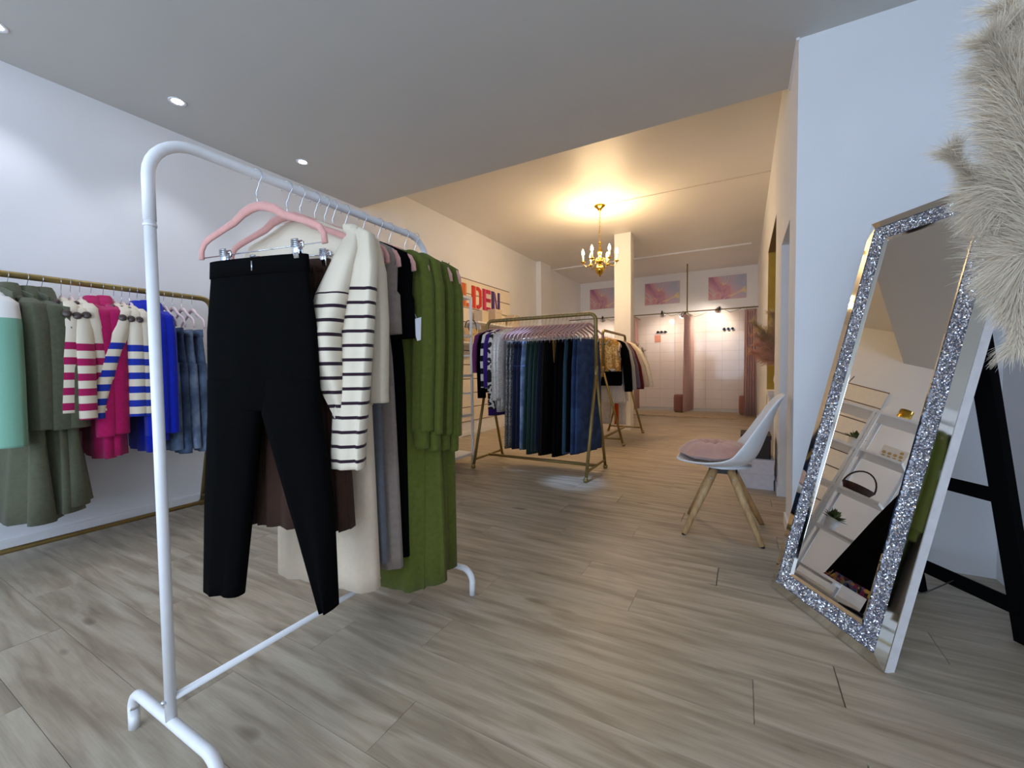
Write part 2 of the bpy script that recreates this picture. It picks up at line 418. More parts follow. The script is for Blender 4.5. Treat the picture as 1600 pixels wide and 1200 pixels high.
# ------------------------------------------------------------------ garments (local frame: x along the hanger, z down from the rail, -y towards the front)
def folds(amp, k, ph=0., grow=1.2, both=True):
    return lambda v, s, sn: amp * (v ** grow) * (math.sin(k * s * 3.1416 + ph) + .5 * math.sin(k * 1.7 * s * 3.1416 + ph * 2.3)) * (1 if abs(sn) > .05 else .3)
def pleats(amp, k, ph=0., sharp=.7):
    def f(v, s, sn):
        q = (s * k + ph) % 1; tri = (q / sharp if q < sharp else (1 - q) / (1 - sharp)) - .5
        return amp * min(1, .25 + v) * tri * 2
    return f
def lerp(a, b, t): return a + (b - a) * t
def dense(rows, sub=3):
    out = []
    for i in range(len(rows) - 1):
        for k in range(sub):
            t = k / sub; out.append(tuple(lerp(p, q, t) for p, q in zip(rows[i], rows[i + 1])))
    out.append(rows[-1]); return out
def top(name, label, cat, loc, yaw, m, length=.6, sw=.2, hem=.22, depth=.03, sleeve=.55, ms=None, sleeve_w=.055, sway=(.02, .02), collar=None, cuff=None,
        buttons=None, group=None, foldk=3, famp=.010, yoke=None, fwd=(0, 0), ang=None, sides=(-1, 1), flare=1., inner=None, sd_=.034, grow=1.2):
    t = thing(name, label, cat, loc, yaw, group); ms = ms or m
    zt = -.088
    rows = [(0, 0, zt, .05, .010), (0, 0, zt - .006, .075, .016), (0, 0, zt - .03, .13, .022), (0, 0, zt - .06, sw * .93, .026), (0, 0, zt - .085, sw, depth),
            (0, 0, zt - .2, sw * .97, depth * 1.1), (0, 0, -length * .7, lerp(sw, hem, .5), depth * 1.2), (0, 0, -length, hem, depth * 1.25 * flare)]
    if length < .36: rows = rows[:5] + [(0, 0, -length, hem, depth * 1.1)]
    MB().loft(dense(rows, 3), 36, folds(famp, foldk, random.uniform(0, 6), grow)).build('body', m, t)
    if yoke:
        ym, yz = yoke
        MB().loft(dense([(r_[0], r_[1], r_[2] + .002, r_[3] + .003, r_[4] + .004) for r_ in rows[:5]] + [(0, 0, -yz, sw + .002, depth + .006)], 2), 28).build('yoke', ym, t)
    for sd in sides:
        if sleeve <= 0: break
        ox, oy = (sway[0], fwd[0]) if sd < 0 else (sway[1], fwd[1])
        zs = zt - .062; x0 = sd * (sw - .012); w = sleeve_w
        bend = ang if ang and sd > 0 else 0
        rows = [(x0 - sd * .03, 0, zs + .03, w * .35, .022), (x0, 0, zs, w * .8, sd_ * .9), (x0 + sd * (.018 + ox * .3), -oy * .2, zs - .1, w, sd_),
                (x0 + sd * (.03 + ox * .7), -oy * .6, zs - sleeve * .5, w * .95, sd_ * .97), (x0 + sd * (.03 + ox), -oy, zs - sleeve * .93, w * .86, sd_ * .9), (x0 + sd * (.03 + ox), -oy, zs - sleeve, w * .85, sd_ * .87)]
        s_ = MB().loft(dense(rows, 4), 20, folds(max(.005, famp * .55), 2.5, sd + 1 + len(label) * .7, .6)).build('sleeve', ms, t)
        if cuff:
            zc = zs - sleeve
            MB().loft(dense([(x0 + sd * (.03 + ox), -oy, zc + .012, w * .62, .026), (x0 + sd * (.03 + ox), -oy, zc - .012, w * .6, .025), (x0 + sd * (.03 + ox), -oy, zc - .06, w * .55, .023)], 4), 20,
                      lambda v, s, sn: .0012 * math.sin(v * 60)).build('cuff', cuff, s_)
        if buttons:
            for q in range(buttons[1]):
                # large buttons along the shoulder seam
                bx, by, bz = ((sd * sw * .86, -.036, zt - .05), (sd * (sw + .036), -.014, zt - .105))[q]; bd = ((sd * .5, -.8, .5), (sd, -.45, .25))[q]
                MB().lathe([(0, .007), (.014, .007), (.018, .003), (.018, -.006), (0, -.006)], 14, Vector((bx, by, bz)) + Vector(bd).normalized() * .015, bd).build('button', buttons[0], t)
    if collar:
        cm, ch, cw = collar
        MB().loft(dense([(0, 0, zt + ch, .05, .028), (0, 0, zt + ch * .6, .062, .036), (0, -.005, zt + .0, .085, .04), (0, -.008, zt - .03, .11, .042)], 3), 26, cap=False).build('collar', cm, t)
        for sd in (-1, 1):
            f_ = MB(); b_ = [(sd * .03, -.042, zt + ch * .55), (sd * cw, -.05, zt - .01), (sd * (cw + .015), -.056, zt - .085), (sd * .05, -.058, zt - .16), (sd * .012, -.052, zt - .06)]
            f_.v = b_ + [(x, y_ + .008, z) for x, y_, z in b_]
            f_.face([0, 1, 2, 3, 4] if sd > 0 else [4, 3, 2, 1, 0]); f_.face([9, 8, 7, 6, 5] if sd > 0 else [5, 6, 7, 8, 9])
            for i in range(5):
                j = (i + 1) % 5; f_.face([i, 5 + i, 5 + j, j] if sd > 0 else [j, 5 + j, 5 + i, i])
            f_.build('lapel', cm, t, False)
    return t
def skirt(name, label, cat, loc, yaw, m, length=.6, wa=.15, hem=.24, depth=.03, k=5, amp=.012, z0=-.222, pleat=False, group=None, band=None, hemd=None):
    t = thing(name, label, cat, loc, yaw, group)
    d2 = hemd or depth * 1.4
    rows = [(0, 0, z0, wa, depth * .45), (0, 0, z0 - .04, wa * 1.02, depth * .55), (0, 0, z0 - .2, lerp(wa, hem, .35), depth), (0, 0, z0 - length * .6, lerp(wa, hem, .7), lerp(depth, d2, .6)), (0, 0, z0 - length, hem, d2)]
    ph = random.uniform(0, 6)
    MB().loft(dense(rows, 5), 96 if pleat else 56, pleats(amp, k, ph) if pleat else folds(amp, k, ph)).build('panel', m, t)
    MB().loft([(0, 0, z0 + .002, wa + .002, depth * .45 + .003), (0, 0, z0 - .035, wa * 1.015 + .002, depth * .52 + .004)], 32).build('waistband', band or m, t)
    return t
def trousers(name, label, loc, yaw, m, length=1.0, wa=.165, rise=.33, hemw=(.06, .06), legx=(-.09, .09), depth=.03, z0=-.222, group=None, band=None, legtw=(0, 0), legd=(.03, .03), knee=None, pocket=None, zipm=None, inner=0):
    t = thing(name, label, 'trousers', loc, yaw, group)
    hip = wa * 1.13
    MB().loft(dense([(0, 0, z0, wa, depth * .5), (0, 0, z0 - .05, wa * 1.02, depth * .55), (0, 0, z0 - .2, hip, depth * .9), (0, 0, z0 - rise, hip * 1.03, depth), (0, 0, z0 - rise - .03, hip * .9, depth * .7)], 4), 40, folds(.004, 2)).build('seat', m, t)
    for i, sd in enumerate((-1, 1)):
        kw = knee[i] if knee else lerp(hip * .5, hemw[i], .5)
        rows = [(sd * hip * .5, 0, z0 - rise + .06, hip * .5, depth * .95), (sd * hip * .52, 0, z0 - rise - .04, hip * .5, depth), (lerp(sd * hip * .52, legx[i], .5), 0, z0 - lerp(rise, length, .5), kw, lerp(depth, legd[i], .5), legtw[i] * .5), (legx[i], 0, z0 - length, hemw[i], legd[i], legtw[i])]
        MB().loft(dense(rows, 6), 26, folds(.005, 2, i * 2)).build('leg', m, t)
    MB().loft([(0, 0, z0 + .003, wa + .003, depth * .5 + .003), (0, 0, z0 - .045, wa * 1.018 + .003, depth * .55 + .003)], 32).build('waistband', band or m, t)
    if zipm: box((-.0012, -depth * .58 - .004, z0 - .035), (.0012, -depth * .5, z0 - .008)).build('zip', zipm, t)
    return t

CREAM = cloth('cream', 'DCCDB4', var=.03); BLACK = mat('cloth_black', '070708', .95, 0, .15, 60, .1, 500, spec=.06); BROWN = cloth('brown', '3F2A21', sheen=.03); TAUPE = cloth('taupe', '8F8076'); GREY = cloth('grey', '62646A')
OLIVE_GREEN = cloth('moss_green', '5F6628', sheen=.05); OLIVE = cloth('olive_coat', '5A5C48'); HOTPINK = cloth('hot_pink', 'B8185F'); ROYAL = cloth('royal_blue', '0B24B4')
BUTTON = mat('horn_button', '4A3A36', .35, var=.2)

# ------------------------------------------------------------------ white clothes rack in the foreground
RX, RZ, RY0, RY1 = -1.203, 1.502, .452, 1.42
t = thing('clothes_rack', 'white metal clothes rack in the foreground with black trousers at its near end', 'clothes rack', (RX, (RY0 + RY1) / 2, 0))
ya, yb = RY0 - t.location.y, RY1 - t.location.y
MB().tube([(0, ya, 1.30)] + arc((0, ya + .1, RZ - .1), .1, 180, 90, 8, 'yz') + arc((0, yb - .1, RZ - .1), .1, 90, 0, 8, 'yz') + [(0, yb, 1.30)], .0128, 14).build('hanging_rail', WHITE_METAL, t)
for yy in (ya, yb):
    MB().tube([(0, yy, .105), (0, yy, 1.31)], .0118, 14).build('post', WHITE_METAL, t)
    MB().tube([(-.215, yy, 0), (-.215, yy, .055)] + arc((-.165, yy, .055), .05, 180, 90, 6) + arc((.165, yy, .055), .05, 90, 0, 6) + [(.215, yy, 0)], .0128, 12).build('foot', WHITE_METAL, t)
    MB().lathe([(0, .006), (.005, .005), (.006, 0), (.006, -.004), (0, -.004)], 10, (0, yy - (.013 if yy < 0 else -.013), .16), (0, -1 if yy < 0 else 1, 0)).build('screw', CHROME, t)
    MB().tube([(0, yy, 1.286), (0, yy, 1.292)], .0135, 14).build('joint_ring', WHITE_METAL, t)
MB().tube([(0, ya, .16), (0, yb, .16)], .009, 12).build('lower_bar', WHITE_METAL, t)

G1 = 'clothes on the white rack'; H1 = 'pink hangers on the white rack'
def wr(kind, y, yaw, short, hr=0):
    return hanger(kind, (RX, y, RZ - .004), R(yaw), 'pink hanger on the white rack holding the ' + short, H1, hr)
def at(y, dx=0): return (RX + dx, y, RZ - .004)
wr('clip', .70, 14, 'black trousers', R(-1.5))
trousers('trousers', 'black tapered trousers clipped by the waist at the near end of the white rack', at(.702, -.01), R(14), BLACK, .985, .168, .40, (.072, .014), (-.168, .208), .032, -.232, G1, legd=(.03, .03), knee=(.086, .07), zipm=CHROME)
wr('clip', .79, 15, 'brown pleated skirt')
skirt('pleated_skirt', 'dark brown pleated skirt hanging directly behind the black trousers', 'skirt', at(.79, -.015), R(14), BROWN, .80, .155, .205, .03, 10, .013, pleat=True, group=G1)
wr('plain', .833, 12, 'dark striped cream sweater')
STRIPE_B = striped('cream_dark_stripe', 'E2D5BE', '2B1826', .041, .009, .20)
STRIPE_B2 = striped('cream_dark_stripe_body', 'E2D5BE', '2B1826', .048, .010, .24)
sw_ = top('striped_sweater', 'cream knit sweater with thin dark stripes on its sleeves on the white rack', 'sweater', at(.835), R(12), STRIPE_B2, .62, .222, .20, .036, .68, STRIPE_B, .060, (.0, -.04), fwd=(0, .06), foldk=2, famp=.016, group=G1, sides=(1,))
MB().loft(dense([(.205, -.015, -.13, .015, .01), (.196, -.035, -.20, .034, .02), (.162, -.065, -.33, .05, .03), (.142, -.082, -.44, .05, .036), (.15, -.082, -.52, .046, .033), (.166, -.07, -.62, .036, .026), (.182, -.06, -.69, .02, .015)], 5), 24, folds(.006, 2, 1)).build('sleeve', striped('cream_dark_stripe_fold', 'E2D5BE', '2B1826', .041, .010, .21), sw_)
wr('plain', .884, 10, 'plain cream cardigan')
top('cardigan', 'plain cream knit cardigan right behind the dark striped sweater', 'cardigan', at(.884, -.01), R(10), CREAM, .66, .21, .2, .032, .50, CREAM, .05, (0, -.01), group=G1, famp=.014)
wr('clip', .92, 10, 'cream wide trousers')
trousers('trousers', 'cream wide-leg trousers whose hems show below the brown skirt', at(.925, -.045), R(9), cloth('oatmeal', 'DCC9B0', var=.03), 1.05, .165, .3, (.105, .10), (-.115, .108), .034, group=G1, legd=(.035, .035))
wr('plain', .95, 8, 'dark grey top')
top('knit_top', 'dark grey sleeveless knit top between the cream and taupe clothes', 'top', at(.955), R(8), GREY, .45, .188, .19, .026, 0, group=G1)
skirt('long_skirt', 'long slate grey knit skirt hanging behind the cream trousers', 'skirt', at(.975, -.03), R(8), GREY, .94, .16, .19, .022, 3, .008, z0=-.26, group=G1)
wr('clip', 1.0, 8, 'taupe top')
top('knit_top', 'taupe sleeveless knit top on the white rack', 'top', at(1.005, .0), R(8), TAUPE, .43, .205, .215, .036, 0, group=G1)
trousers('trousers', 'taupe wide knit trousers beside the slate grey skirt on the white rack', at(1.03, -.03), R(8), TAUPE, .94, .16, .3, (.09, .088), (-.1, .112), .022, -.3, G1, legd=(.022, .026))
wr('plain', 1.075, 7, 'black top')
top('knit_top', 'black sleeveless top with a white paper tag on the white rack', 'top', at(1.08, .0), R(7), BLACK, .44, .205, .21, .036, 0, group=G1)
trousers('trousers', 'black wide trousers between the taupe trousers and the green dresses', at(1.1, -.035), R(7), BLACK, .93, .155, .3, (.085, .08), (-.1, .1), .022, -.3, G1, legd=(.022, .026))
tg = thing('price_tag', 'white paper price tag hanging from the black top', 'tag', (RX + .205, 1.12, RZ - .375), R(55)); tg.rotation_euler = (0, R(-18), R(50))
box((-.024, -.001, -.075), (.024, .001, 0), 0).build('card', mat('white_card', 'EDEEF4', .6), tg, False)
MB().tube([(0, 0, -.01), (0, .01, .03)], .0008, 5).build('string', mat('white_card', 'EDEEF4'), tg)
for i, (y, dl, hm, dx) in enumerate(((1.15, 1.37, .18, -.01), (1.205, 1.36, .22, .0), (1.29, 1.35, .2, -.02), (1.35, 1.36, .2, -.02))):
    q = ('first green dress, next to the black top', 'second green dress', 'third green dress', 'green dress at the far end')[i]
    wr('plain', y, 6 - i, q)
    lb = ('moss green long dress nearest the black top on the white rack', 'moss green long dress second from the black top on the white rack', 'moss green long dress third from the black top on the white rack', 'moss green long dress at the far end of the white rack')[i]
    top('long_dress', lb, 'dress', at(y, dx), R(6 - i), OLIVE_GREEN, dl, .198, hm, .032, .62 + .015 * i, OLIVE_GREEN, .044, (.0, -.01), cuff=OLIVE_GREEN, foldk=5, famp=.017, fwd=(0, .03), group=G1, sd_=.03, grow=.5)

# ------------------------------------------------------------------ gold A-frame racks
def gold_rack(label, loc, rz, L, splay=.28, H=1.42, zj=.86, feet=True):
    t = thing('clothes_rack', label, 'clothes rack', loc, rz)
    h = L / 2
    MB().tube([(-h, 0, zj)] + arc((-h + .06, 0, H - .06), .06, 180, 90, 6) + arc((h - .06, 0, H - .06), .06, 90, 0, 6) + [(h, 0, zj)], .0165, 14).build('hanging_rail', GOLD, t)
    for sx in (-1, 1):
        MB().tube([(sx * h, 0, zj - .03), (sx * h, 0, zj + .10)], .0185, 12).build('leg_bracket', GOLD, t)
        for sy in (-1, 1):
            MB().tube([(sx * h, sy * .012, zj + .02), (sx * h, sy * splay, .0)], .014, 12).build('leg', GOLD, t)
            MB().lathe([(0, .04), (.014, .036), (.022, .018), (.02, .004), (.012, 0)], 14, (sx * h, sy * splay, 0)).build('foot', GOLD, t)
        k = splay * (1 - .08 / (zj + .02))
        MB().tube([(sx * h, -k, .08), (sx * h, k, .08)], .011, 10).build('end_bar', GOLD, t)
    MB().tube([(-h, 0, .08), (h, 0, .08)], .0135, 10).build('lower_bar', GOLD, t)
    return t
gold_rack('gold metal clothes rack along the left wall with striped sweaters and olive coats', (-3.15, .55, 0), R(90), 1.9, .23, 1.435, .8)
gold_rack('gold A-frame clothes rack in the middle of the shop packed with skirts and jeans', (-1.69, 3.56, 0), 0, 1.12, .28, 1.42)
gold_rack('gold A-frame clothes rack beside the white column holding an orange sequin vest', (-1.50, 5.55, 0), R(90), 1.1, .25, 1.40)

# clothes along the left wall
GX, GZ = -3.15, 1.435
G2 = 'clothes on the gold rack by the left wall'; H2 = 'hangers on the gold rack by the left wall'
STRIPE_R = striped('cream_crimson_stripe', 'EDE0CA', 'AE1B5B', .075, .036, .20); STRIPE_RB = striped('cream_crimson_stripe_body', 'EDE0CA', 'AE1B5B', .075, .036, .24)
STRIPE_U = striped('cream_blue_stripe', 'EDE0CA', '1F35A8', .075, .036, .20); STRIPE_UB = striped('cream_blue_stripe_body', 'EDE0CA', '1F35A8', .075, .036, .24)
def lr(kind, y, yaw, short):
    w = {'pale': 'pale pink', 'black': 'black', 'plain': 'pink'}[kind]
    hanger(kind, (GX, y, GZ - .003), R(yaw), w + ' hanger holding the ' + short, H2)
    return (GX, y, GZ - .003 - random.uniform(0, .012))
YL = -6
p = lr('pale', .575, YL, 'mint green and white sweater')
MINT = striped('mint_white_block', '7DAE97', 'E6E4E0', 9, .12, -1); WHITEK = cloth('white_knit', 'EFEDEA')
top('sweater', 'mint green sweater with white shoulders at the left edge of the photo', 'sweater', p, R(YL), MINT, .66, .2, .22, .035, .66, MINT, .065, (.0, .02), yoke=(WHITEK, .22), group=G2, fwd=(0, .0), sd_=.05)
for y, lb, sh, kd in ((.635, 'olive green long coat with wide lapels next to the mint sweater', 'first olive coat', 'pale'), (.70, 'olive green long coat in the middle of the three olive coats', 'middle olive coat', 'pale'), (.75, 'olive green long coat next to the crimson striped sweaters', 'olive coat beside the crimson stripes', 'black')):
    p = lr(kd, y - .03, 13, sh)
    top('long_coat', lb, 'coat', p, R(13), OLIVE, 1.20 - (y - .635) * .5, .2, .25, .034, .6, OLIVE, .06, (-.01, -.01), collar=(OLIVE, .05, .15), group=G2, famp=.02, flare=1.8, sd_=.048)
for i, y in enumerate((.79, .825, .86)):
    w = ('nearest the olive coats', 'in the middle of its three alike', 'next to the hot pink blouses')[i]
    p = lr('pale', y, YL, 'crimson striped sweater ' + w)
    top('striped_sweater', 'cream sweater with broad crimson stripes, ' + w, 'sweater', p, R(YL), STRIPE_RB, .54, .2, .2, .034, .53 + .03 * (i % 2), STRIPE_R, .055, (.0, (.0, .02, -.02)[i]), buttons=(BUTTON, 2), group=G2, fwd=(0, (.03, .0, -.03)[i]), sd_=.04)
for i, y in enumerate((.905, .955)):
    w = ('beside the crimson striped sweaters', 'beside the blue striped sweaters')[i]
    p = lr('black', y, YL, 'hot pink blouse ' + w)
    top('blouse', 'hot pink long blouse with a turned collar ' + w, 'blouse', p, R(YL), HOTPINK, .93, .2, .21, .032, .66, HOTPINK, .055, (.0, -.02), collar=(HOTPINK, .035, .06), group=G2, sd_=.045)
for i, y in enumerate((1.0, 1.035, 1.07)):
    w = ('next to the hot pink blouses', 'in the middle of its three alike', 'next to the royal blue blouses')[i]
    p = lr('pale', y, YL, 'blue striped sweater ' + w)
    top('striped_sweater', 'cream sweater with broad blue stripes, ' + w, 'sweater', p, R(YL), STRIPE_UB, .58, .2, .2, .03, .57, STRIPE_U, .06, (.0, .0), buttons=(BUTTON, 2), group=G2, fwd=(0, .13 if i == 0 else 0), sd_=.042)
for i, y in enumerate((1.105, 1.145, 1.185)):
    w = ('beside the blue striped sweaters', 'in the middle of its three alike', 'beside the jeans')[i]
    p = lr('black', y, YL, 'royal blue blouse ' + w)
    top('blouse', 'royal blue long blouse with a turned collar ' + w, 'blouse', p, R(YL), ROYAL, .93 - .05 * i, .2, .21, .03, .68, ROYAL, .055, (.0, 0), collar=(ROYAL, .035, .06), group=G2, sd_=.042)
DENIM = [ramp_mat('denim_%d' % i, 'noise', ((.35, a), (.65, b)), 14, .9, bump=.1) for i, (a, b) in enumerate((('45566E', '6F83A0'), ('33425C', '53678A'), ('5B6E8E', '90A2BC'), ('1D2E4E', '2B436C')))]
for i, y in enumerate((1.235, 1.28, 1.33, 1.385)):
    w = ('beside the royal blue blouses', 'second from the royal blue blouses', 'third from the royal blue blouses', 'at the far end of the left gold rack')[i]
    p = lr('pale', y, YL, 'jeans ' + w)
    trousers('jeans', ('mid blue', 'dark blue', 'washed blue', 'mid blue')[i] + ' denim jeans ' + w, p, R(YL), DENIM[(0, 1, 2, 0)[i]], .74 + .03 * (i % 2), .15, .27, (.075, .075), (-.085, .095), .03, -.215, G2)

# clothes on the middle gold rack (rail along x)
MX0, MY, MZ = -2.20, 3.56, 1.42
G3 = 'clothes on the middle gold rack'; H3 = 'blush hangers on the middle gold rack'
ZEBRA = ramp_mat('zebra_print', 'wave', ((.52, '14121A'), (.56, 'E6E0D8')), 7, .8, distort=9, detail=2, stretch=(1.4, 1, 2.2))
SEQUIN_W = ramp_mat('white_sequins', 'voronoi', ((.1, 'B9B2AE'), (.6, 'E8E2DC'), (.9, 'CFC8C2')), 130, .35, .25)
SEQUIN_G = ramp_mat('grey_sequins', 'voronoi', ((.1, '2A2E2C'), (.5, '6F6A66'), (.9, 'A59A92')), 110, .3, .4)
BOLD_STRIPE = striped('white_navy_bold_stripe', 'ECE6DE', '17142A', .12, .055, .1)
DGREEN = cloth('bottle_green', '16302A'); NAVY = cloth('navy', '10142E'); DBROWN = cloth('black_brown', '15110F', sheen=0); MUST = cloth('mustard', '8A5F22'); PURPLE = cloth('purple', '3F1B78'); PLUM = cloth('plum', '6E2A62')
SLATE = cloth('teal_slate', '2B4556')
seq = [('t', 'plum long-sleeved top at the left end of the middle gold rack', 'plum top', PLUM, .42, .36),
       ('t', 'black blouse with long hem second from the left on the middle gold rack', 'black blouse', BLACK, .70, .60),
       ('t', 'cream and navy bold striped top on the middle gold rack', 'bold striped top', BOLD_STRIPE, .66, .5),
       ('t', 'purple long dress top showing below the striped top', 'purple top', PURPLE, .92, .5),
       ('t', 'black and white zebra print blouse on the middle gold rack', 'zebra print blouse', ZEBRA, .84, .7),
       ('t', 'white sequin long cardigan beside the zebra print blouse', 'white sequin cardigan', SEQUIN_W, .88, .62),
       ('t', 'off white sequin long cardigan beside the grey sequin trousers', 'off white sequin cardigan', SEQUIN_W, .86, .6),
       ('p', 'grey green sequin trousers on the middle gold rack', 'grey sequin trousers', SEQUIN_G),
       ('p', 'silver grey sequin trousers next to the navy trousers', 'silver sequin trousers', SEQUIN_G),
       ('p', 'navy trousers next to the sequin trousers', 'first navy trousers', NAVY),
       ('p', 'navy trousers just left of the light blue jeans', 'navy trousers left of the light jeans', NAVY),
       ('j', 'light blue jeans in the middle of the middle gold rack', 'light blue jeans', DENIM[2]),
       ('s', 'bottle green pleated skirt right beside the light blue jeans', 'first bottle green skirt', DGREEN),
       ('s', 'bottle green pleated skirt with the lowest hem', 'second bottle green skirt', DGREEN),
       ('s', 'bottle green pleated skirt beside the navy skirt', 'third bottle green skirt', DGREEN),
       ('s', 'navy pleated skirt right of the bottle green skirts', 'navy skirt', NAVY),
       ('s', 'black brown pleated skirt left of the mustard skirt', 'black brown skirt', DBROWN),
       ('s', 'black pleated skirt just left of the mustard skirt', 'black skirt left of the mustard one', BLACK),
       ('m', 'narrow mustard short skirt among black skirts', 'mustard skirt', MUST),
       ('s', 'black pleated skirt just right of the mustard skirt', 'black skirt right of the mustard one', BLACK),
       ('s', 'black skirt left of the teal jeans', 'black skirt left of the teal jeans', BLACK),
       ('j', 'slim teal slate jeans on the middle gold rack', 'teal jeans', SLATE),
       ('p', 'black trousers between the teal and dark blue jeans', 'black trousers', BLACK),
       ('j', 'dark blue jeans second from the right end of the middle gold rack', 'inner dark blue jeans', DENIM[3]),
       ('j', 'dark blue jeans at the right end of the middle gold rack', 'outer dark blue jeans', DENIM[3])]
for i, it in enumerate(seq):
    x = -2.19 + i * (.995 / (len(seq) - 1)); yw = R(90 - 14 + random.uniform(-3, 3))
    if i > 21: yw = R(90 - 17)
    p = (x, MY, MZ - .003); k = it[0]
    hanger('blushp' if k == 't' else 'blush', p, yw, 'blush hanger on the middle rack holding the ' + it[2], H3)
    if k == 't': top('blouse' if i else 'long_sleeved_top', it[1], 'top', p, yw, it[3], it[4], .19, .2, .02, it[5], it[3], .05, (.0, .0), group=G3, famp=.005, fwd=(0, 0))
    elif k == 's': skirt('pleated_skirt', it[1], 'skirt', p, yw, it[3], (.99, 1.03, 1.0)[i % 3], .15, .22, .019, 8, .006, pleat=True, group=G3)
    elif k == 'm': skirt('short_skirt', it[1], 'skirt', p, yw, it[3], .3, .145, .11, .010, 3, .002, group=G3)
    else: trousers('jeans' if k == 'j' else 'trousers', it[1], p, yw, it[3], .98 + .02 * (i % 2), .155, .28, (.1, .1), (-.1, .1), .019, group=G3, legd=(.02, .02))

# clothes on the far gold rack (rail along y)
FX, FZ = -1.50, 1.40
G4 = 'clothes on the gold rack beside the column'; H4 = 'pale hangers on the gold rack beside the column'
ORANGE_SEQ = ramp_mat('orange_sequins', 'voronoi', ((.1, 'A86A2A'), (.5, 'D99A45'), (.9, 'E8C06A')), 60, .35, .35)
TRIM_ZIG = ramp_mat('woven_trim', 'voronoi', ((.3, '26222E'), (.5, 'D9D2CC')), 60, .8)
far = [(5.06, 'orange gold sequin vest with a patterned woven edge at the front of the far rack', 'orange sequin vest', 'vest', ORANGE_SEQ, .50, 0),
       (5.13, 'black long-sleeved blouse right behind the orange sequin vest', 'black blouse', 'blouse', BLACK, .66, .6),
       (5.22, 'pale grey knit cardigan behind the black blouse on the far rack', 'pale grey cardigan', 'cardigan', cloth('pale_grey', 'B5ADA6'), .68, .58),
       (5.31, 'slate purple knit cardigan left of the burgundy one', 'slate cardigan', 'cardigan', cloth('slate_purple', '6A6070'), .66, .56),
       (5.39, 'burgundy cardigan beside the cream fluffy coat', 'burgundy cardigan', 'cardigan', cloth('burgundy', '5E1722'), .68, .58),
       (5.48, 'beige knit jumper between the burgundy cardigan and the fluffy coat', 'beige jumper', 'jumper', cloth('beige_knit', 'CDB8A0'), .66, .56),
       (5.58, 'cream fluffy coat with wide sleeves on the far rack', 'cream fluffy coat', 'coat', mat('cream_fleece', 'E8DCC8', .95, var=.12, scale=60, bump=.8, bscale=120), .66, .56)]
for i, (y, lb, sh, nm, m, L_0, sl) in enumerate(far):
    p = (FX, y, FZ - .003); yw = R(8 if i == 0 else 4)
    hanger('pale', p, yw, 'pale pink hanger on the far rack holding the ' + sh, H4)
    o = top(nm, lb, nm, p, yw, m, L_0, .2 + .012 * (i > 4), .2, .034, sl, m, .055 + .012 * (i == 6), (.03, .03 + .028 * i), group=G4, yoke=None)
    if i == 0:
        MB().loft(dense([(0, 0, -.47, .206, .046), (0, 0, -.50, .207, .047)], 2), 36).build('hem_band', TRIM_ZIG, o)
        MB().tube([(.07, -.02, -.095), (.06, -.034, -.14), (0, -.04, -.175), (-.06, -.034, -.14), (-.07, -.02, -.095)], .008, 8).build('neck_trim', TRIM_ZIG, o)
        MB().tube([(.19, -.03, -.16), (.175, -.038, -.26), (.2, -.03, -.36)], .008, 8).build('armhole_trim', TRIM_ZIG, o)
skirt('skirt', 'short black skirt hanging below the orange sequin vest', 'skirt', (FX, 5.10, FZ), R(6), BLACK, .2, .17, .2, .025, 4, .006, z0=-.48, group=G4)
for i, (y, L_0, m, lb) in enumerate(((5.16, .38, cloth('off_white', 'D8CFC4'), 'off white ruffled skirt below the black blouse on the far rack'), (5.27, .36, cloth('ivory', 'DED6CC'), 'ivory skirt below the grey cardigan on the far rack'), (5.45, .20, DENIM[0], 'blue denim skirt below the burgundy cardigan'))):
    skirt('skirt', lb, 'skirt', (FX + .03, y, FZ), R(4), m, L_0, .16, .215, .03, 5, .012, z0=-.52, group=G4)
trousers('trousers', 'pair of bright orange trousers hanging low on the far rack', (FX + .07, 5.36, FZ), R(4), cloth('orange', 'D2531E'), .74, .022, .25, (.014, .014), (-.012, .014), .014, -.45, G4)
trousers('trousers', 'white wide trousers hanging low beside the orange ones', (FX - .02, 5.52, FZ), R(4), cloth('white_linen', 'DDD5CC'), .74, .15, .25, (.07, .07), (-.1, .1), .026, -.47, G4)

# ------------------------------------------------------------------ slatwall, lettering, wall shelves
box((XL, 3.0, .2), (XL + .006, 6.1, 2.215)).build('slat_backing', mat('slat_groove', '6B4A34', .8), wl, False)
s0 = None
for k in range(10):
    if s0 is None: o = s0 = box((.006, -1.9, .006), (.02, 1.2, .194)).build('slat', mat('slat_board', 'ECE2D2', .6, var=.03), wl, False)
    else: o = s0.copy(); COL.objects.link(o)
    o.location = (XL, 4.9, .205 + k * .2)
t = thing('wall_lettering', 'rainbow coloured stencil letters O L D E N on the slatwall', 'lettering', (XL + .02, 5.1, 1.82))
def letter(name, y0, w, strokes, c1, c2):
    """strokes: quads in unit letter space (y 0..1, z 0..1)"""
    a, b = mat('letter_' + c1, c1, .5, var=.02), mat('letter_' + c2, c2, .5, var=.02)
    o = None
    for m, grp in ((a, strokes[0]), (b, strokes[1])):
        mb = MB()
        for q in grp:
            P = [(0, y0 - 5.1 + w * u, .315 * v) for u, v in q]; n = len(mb.v); k = len(P)
            mb.v += [(.012, y_, z) for _, y_, z in P] + [(0, y_, z) for _, y_, z in P]
            mb.face([n + i for i in range(k)]); mb.face([n + k + i for i in range(k)][::-1])
            for i in range(k):
                j = (i + 1) % k; mb.face([n + i, n + k + i, n + k + j, n + j])
        if o is None: o = mb.build(name, m, t, False)
        else: mb.build(name + '_stripe', m, o, False)
def rc(u0, v0, u1, v1): return [(u0, v0), (u1, v0), (u1, v1), (u0, v1)]
stem = (rc(0, 0, .19, 1), rc(.23, 0, .4, 1))
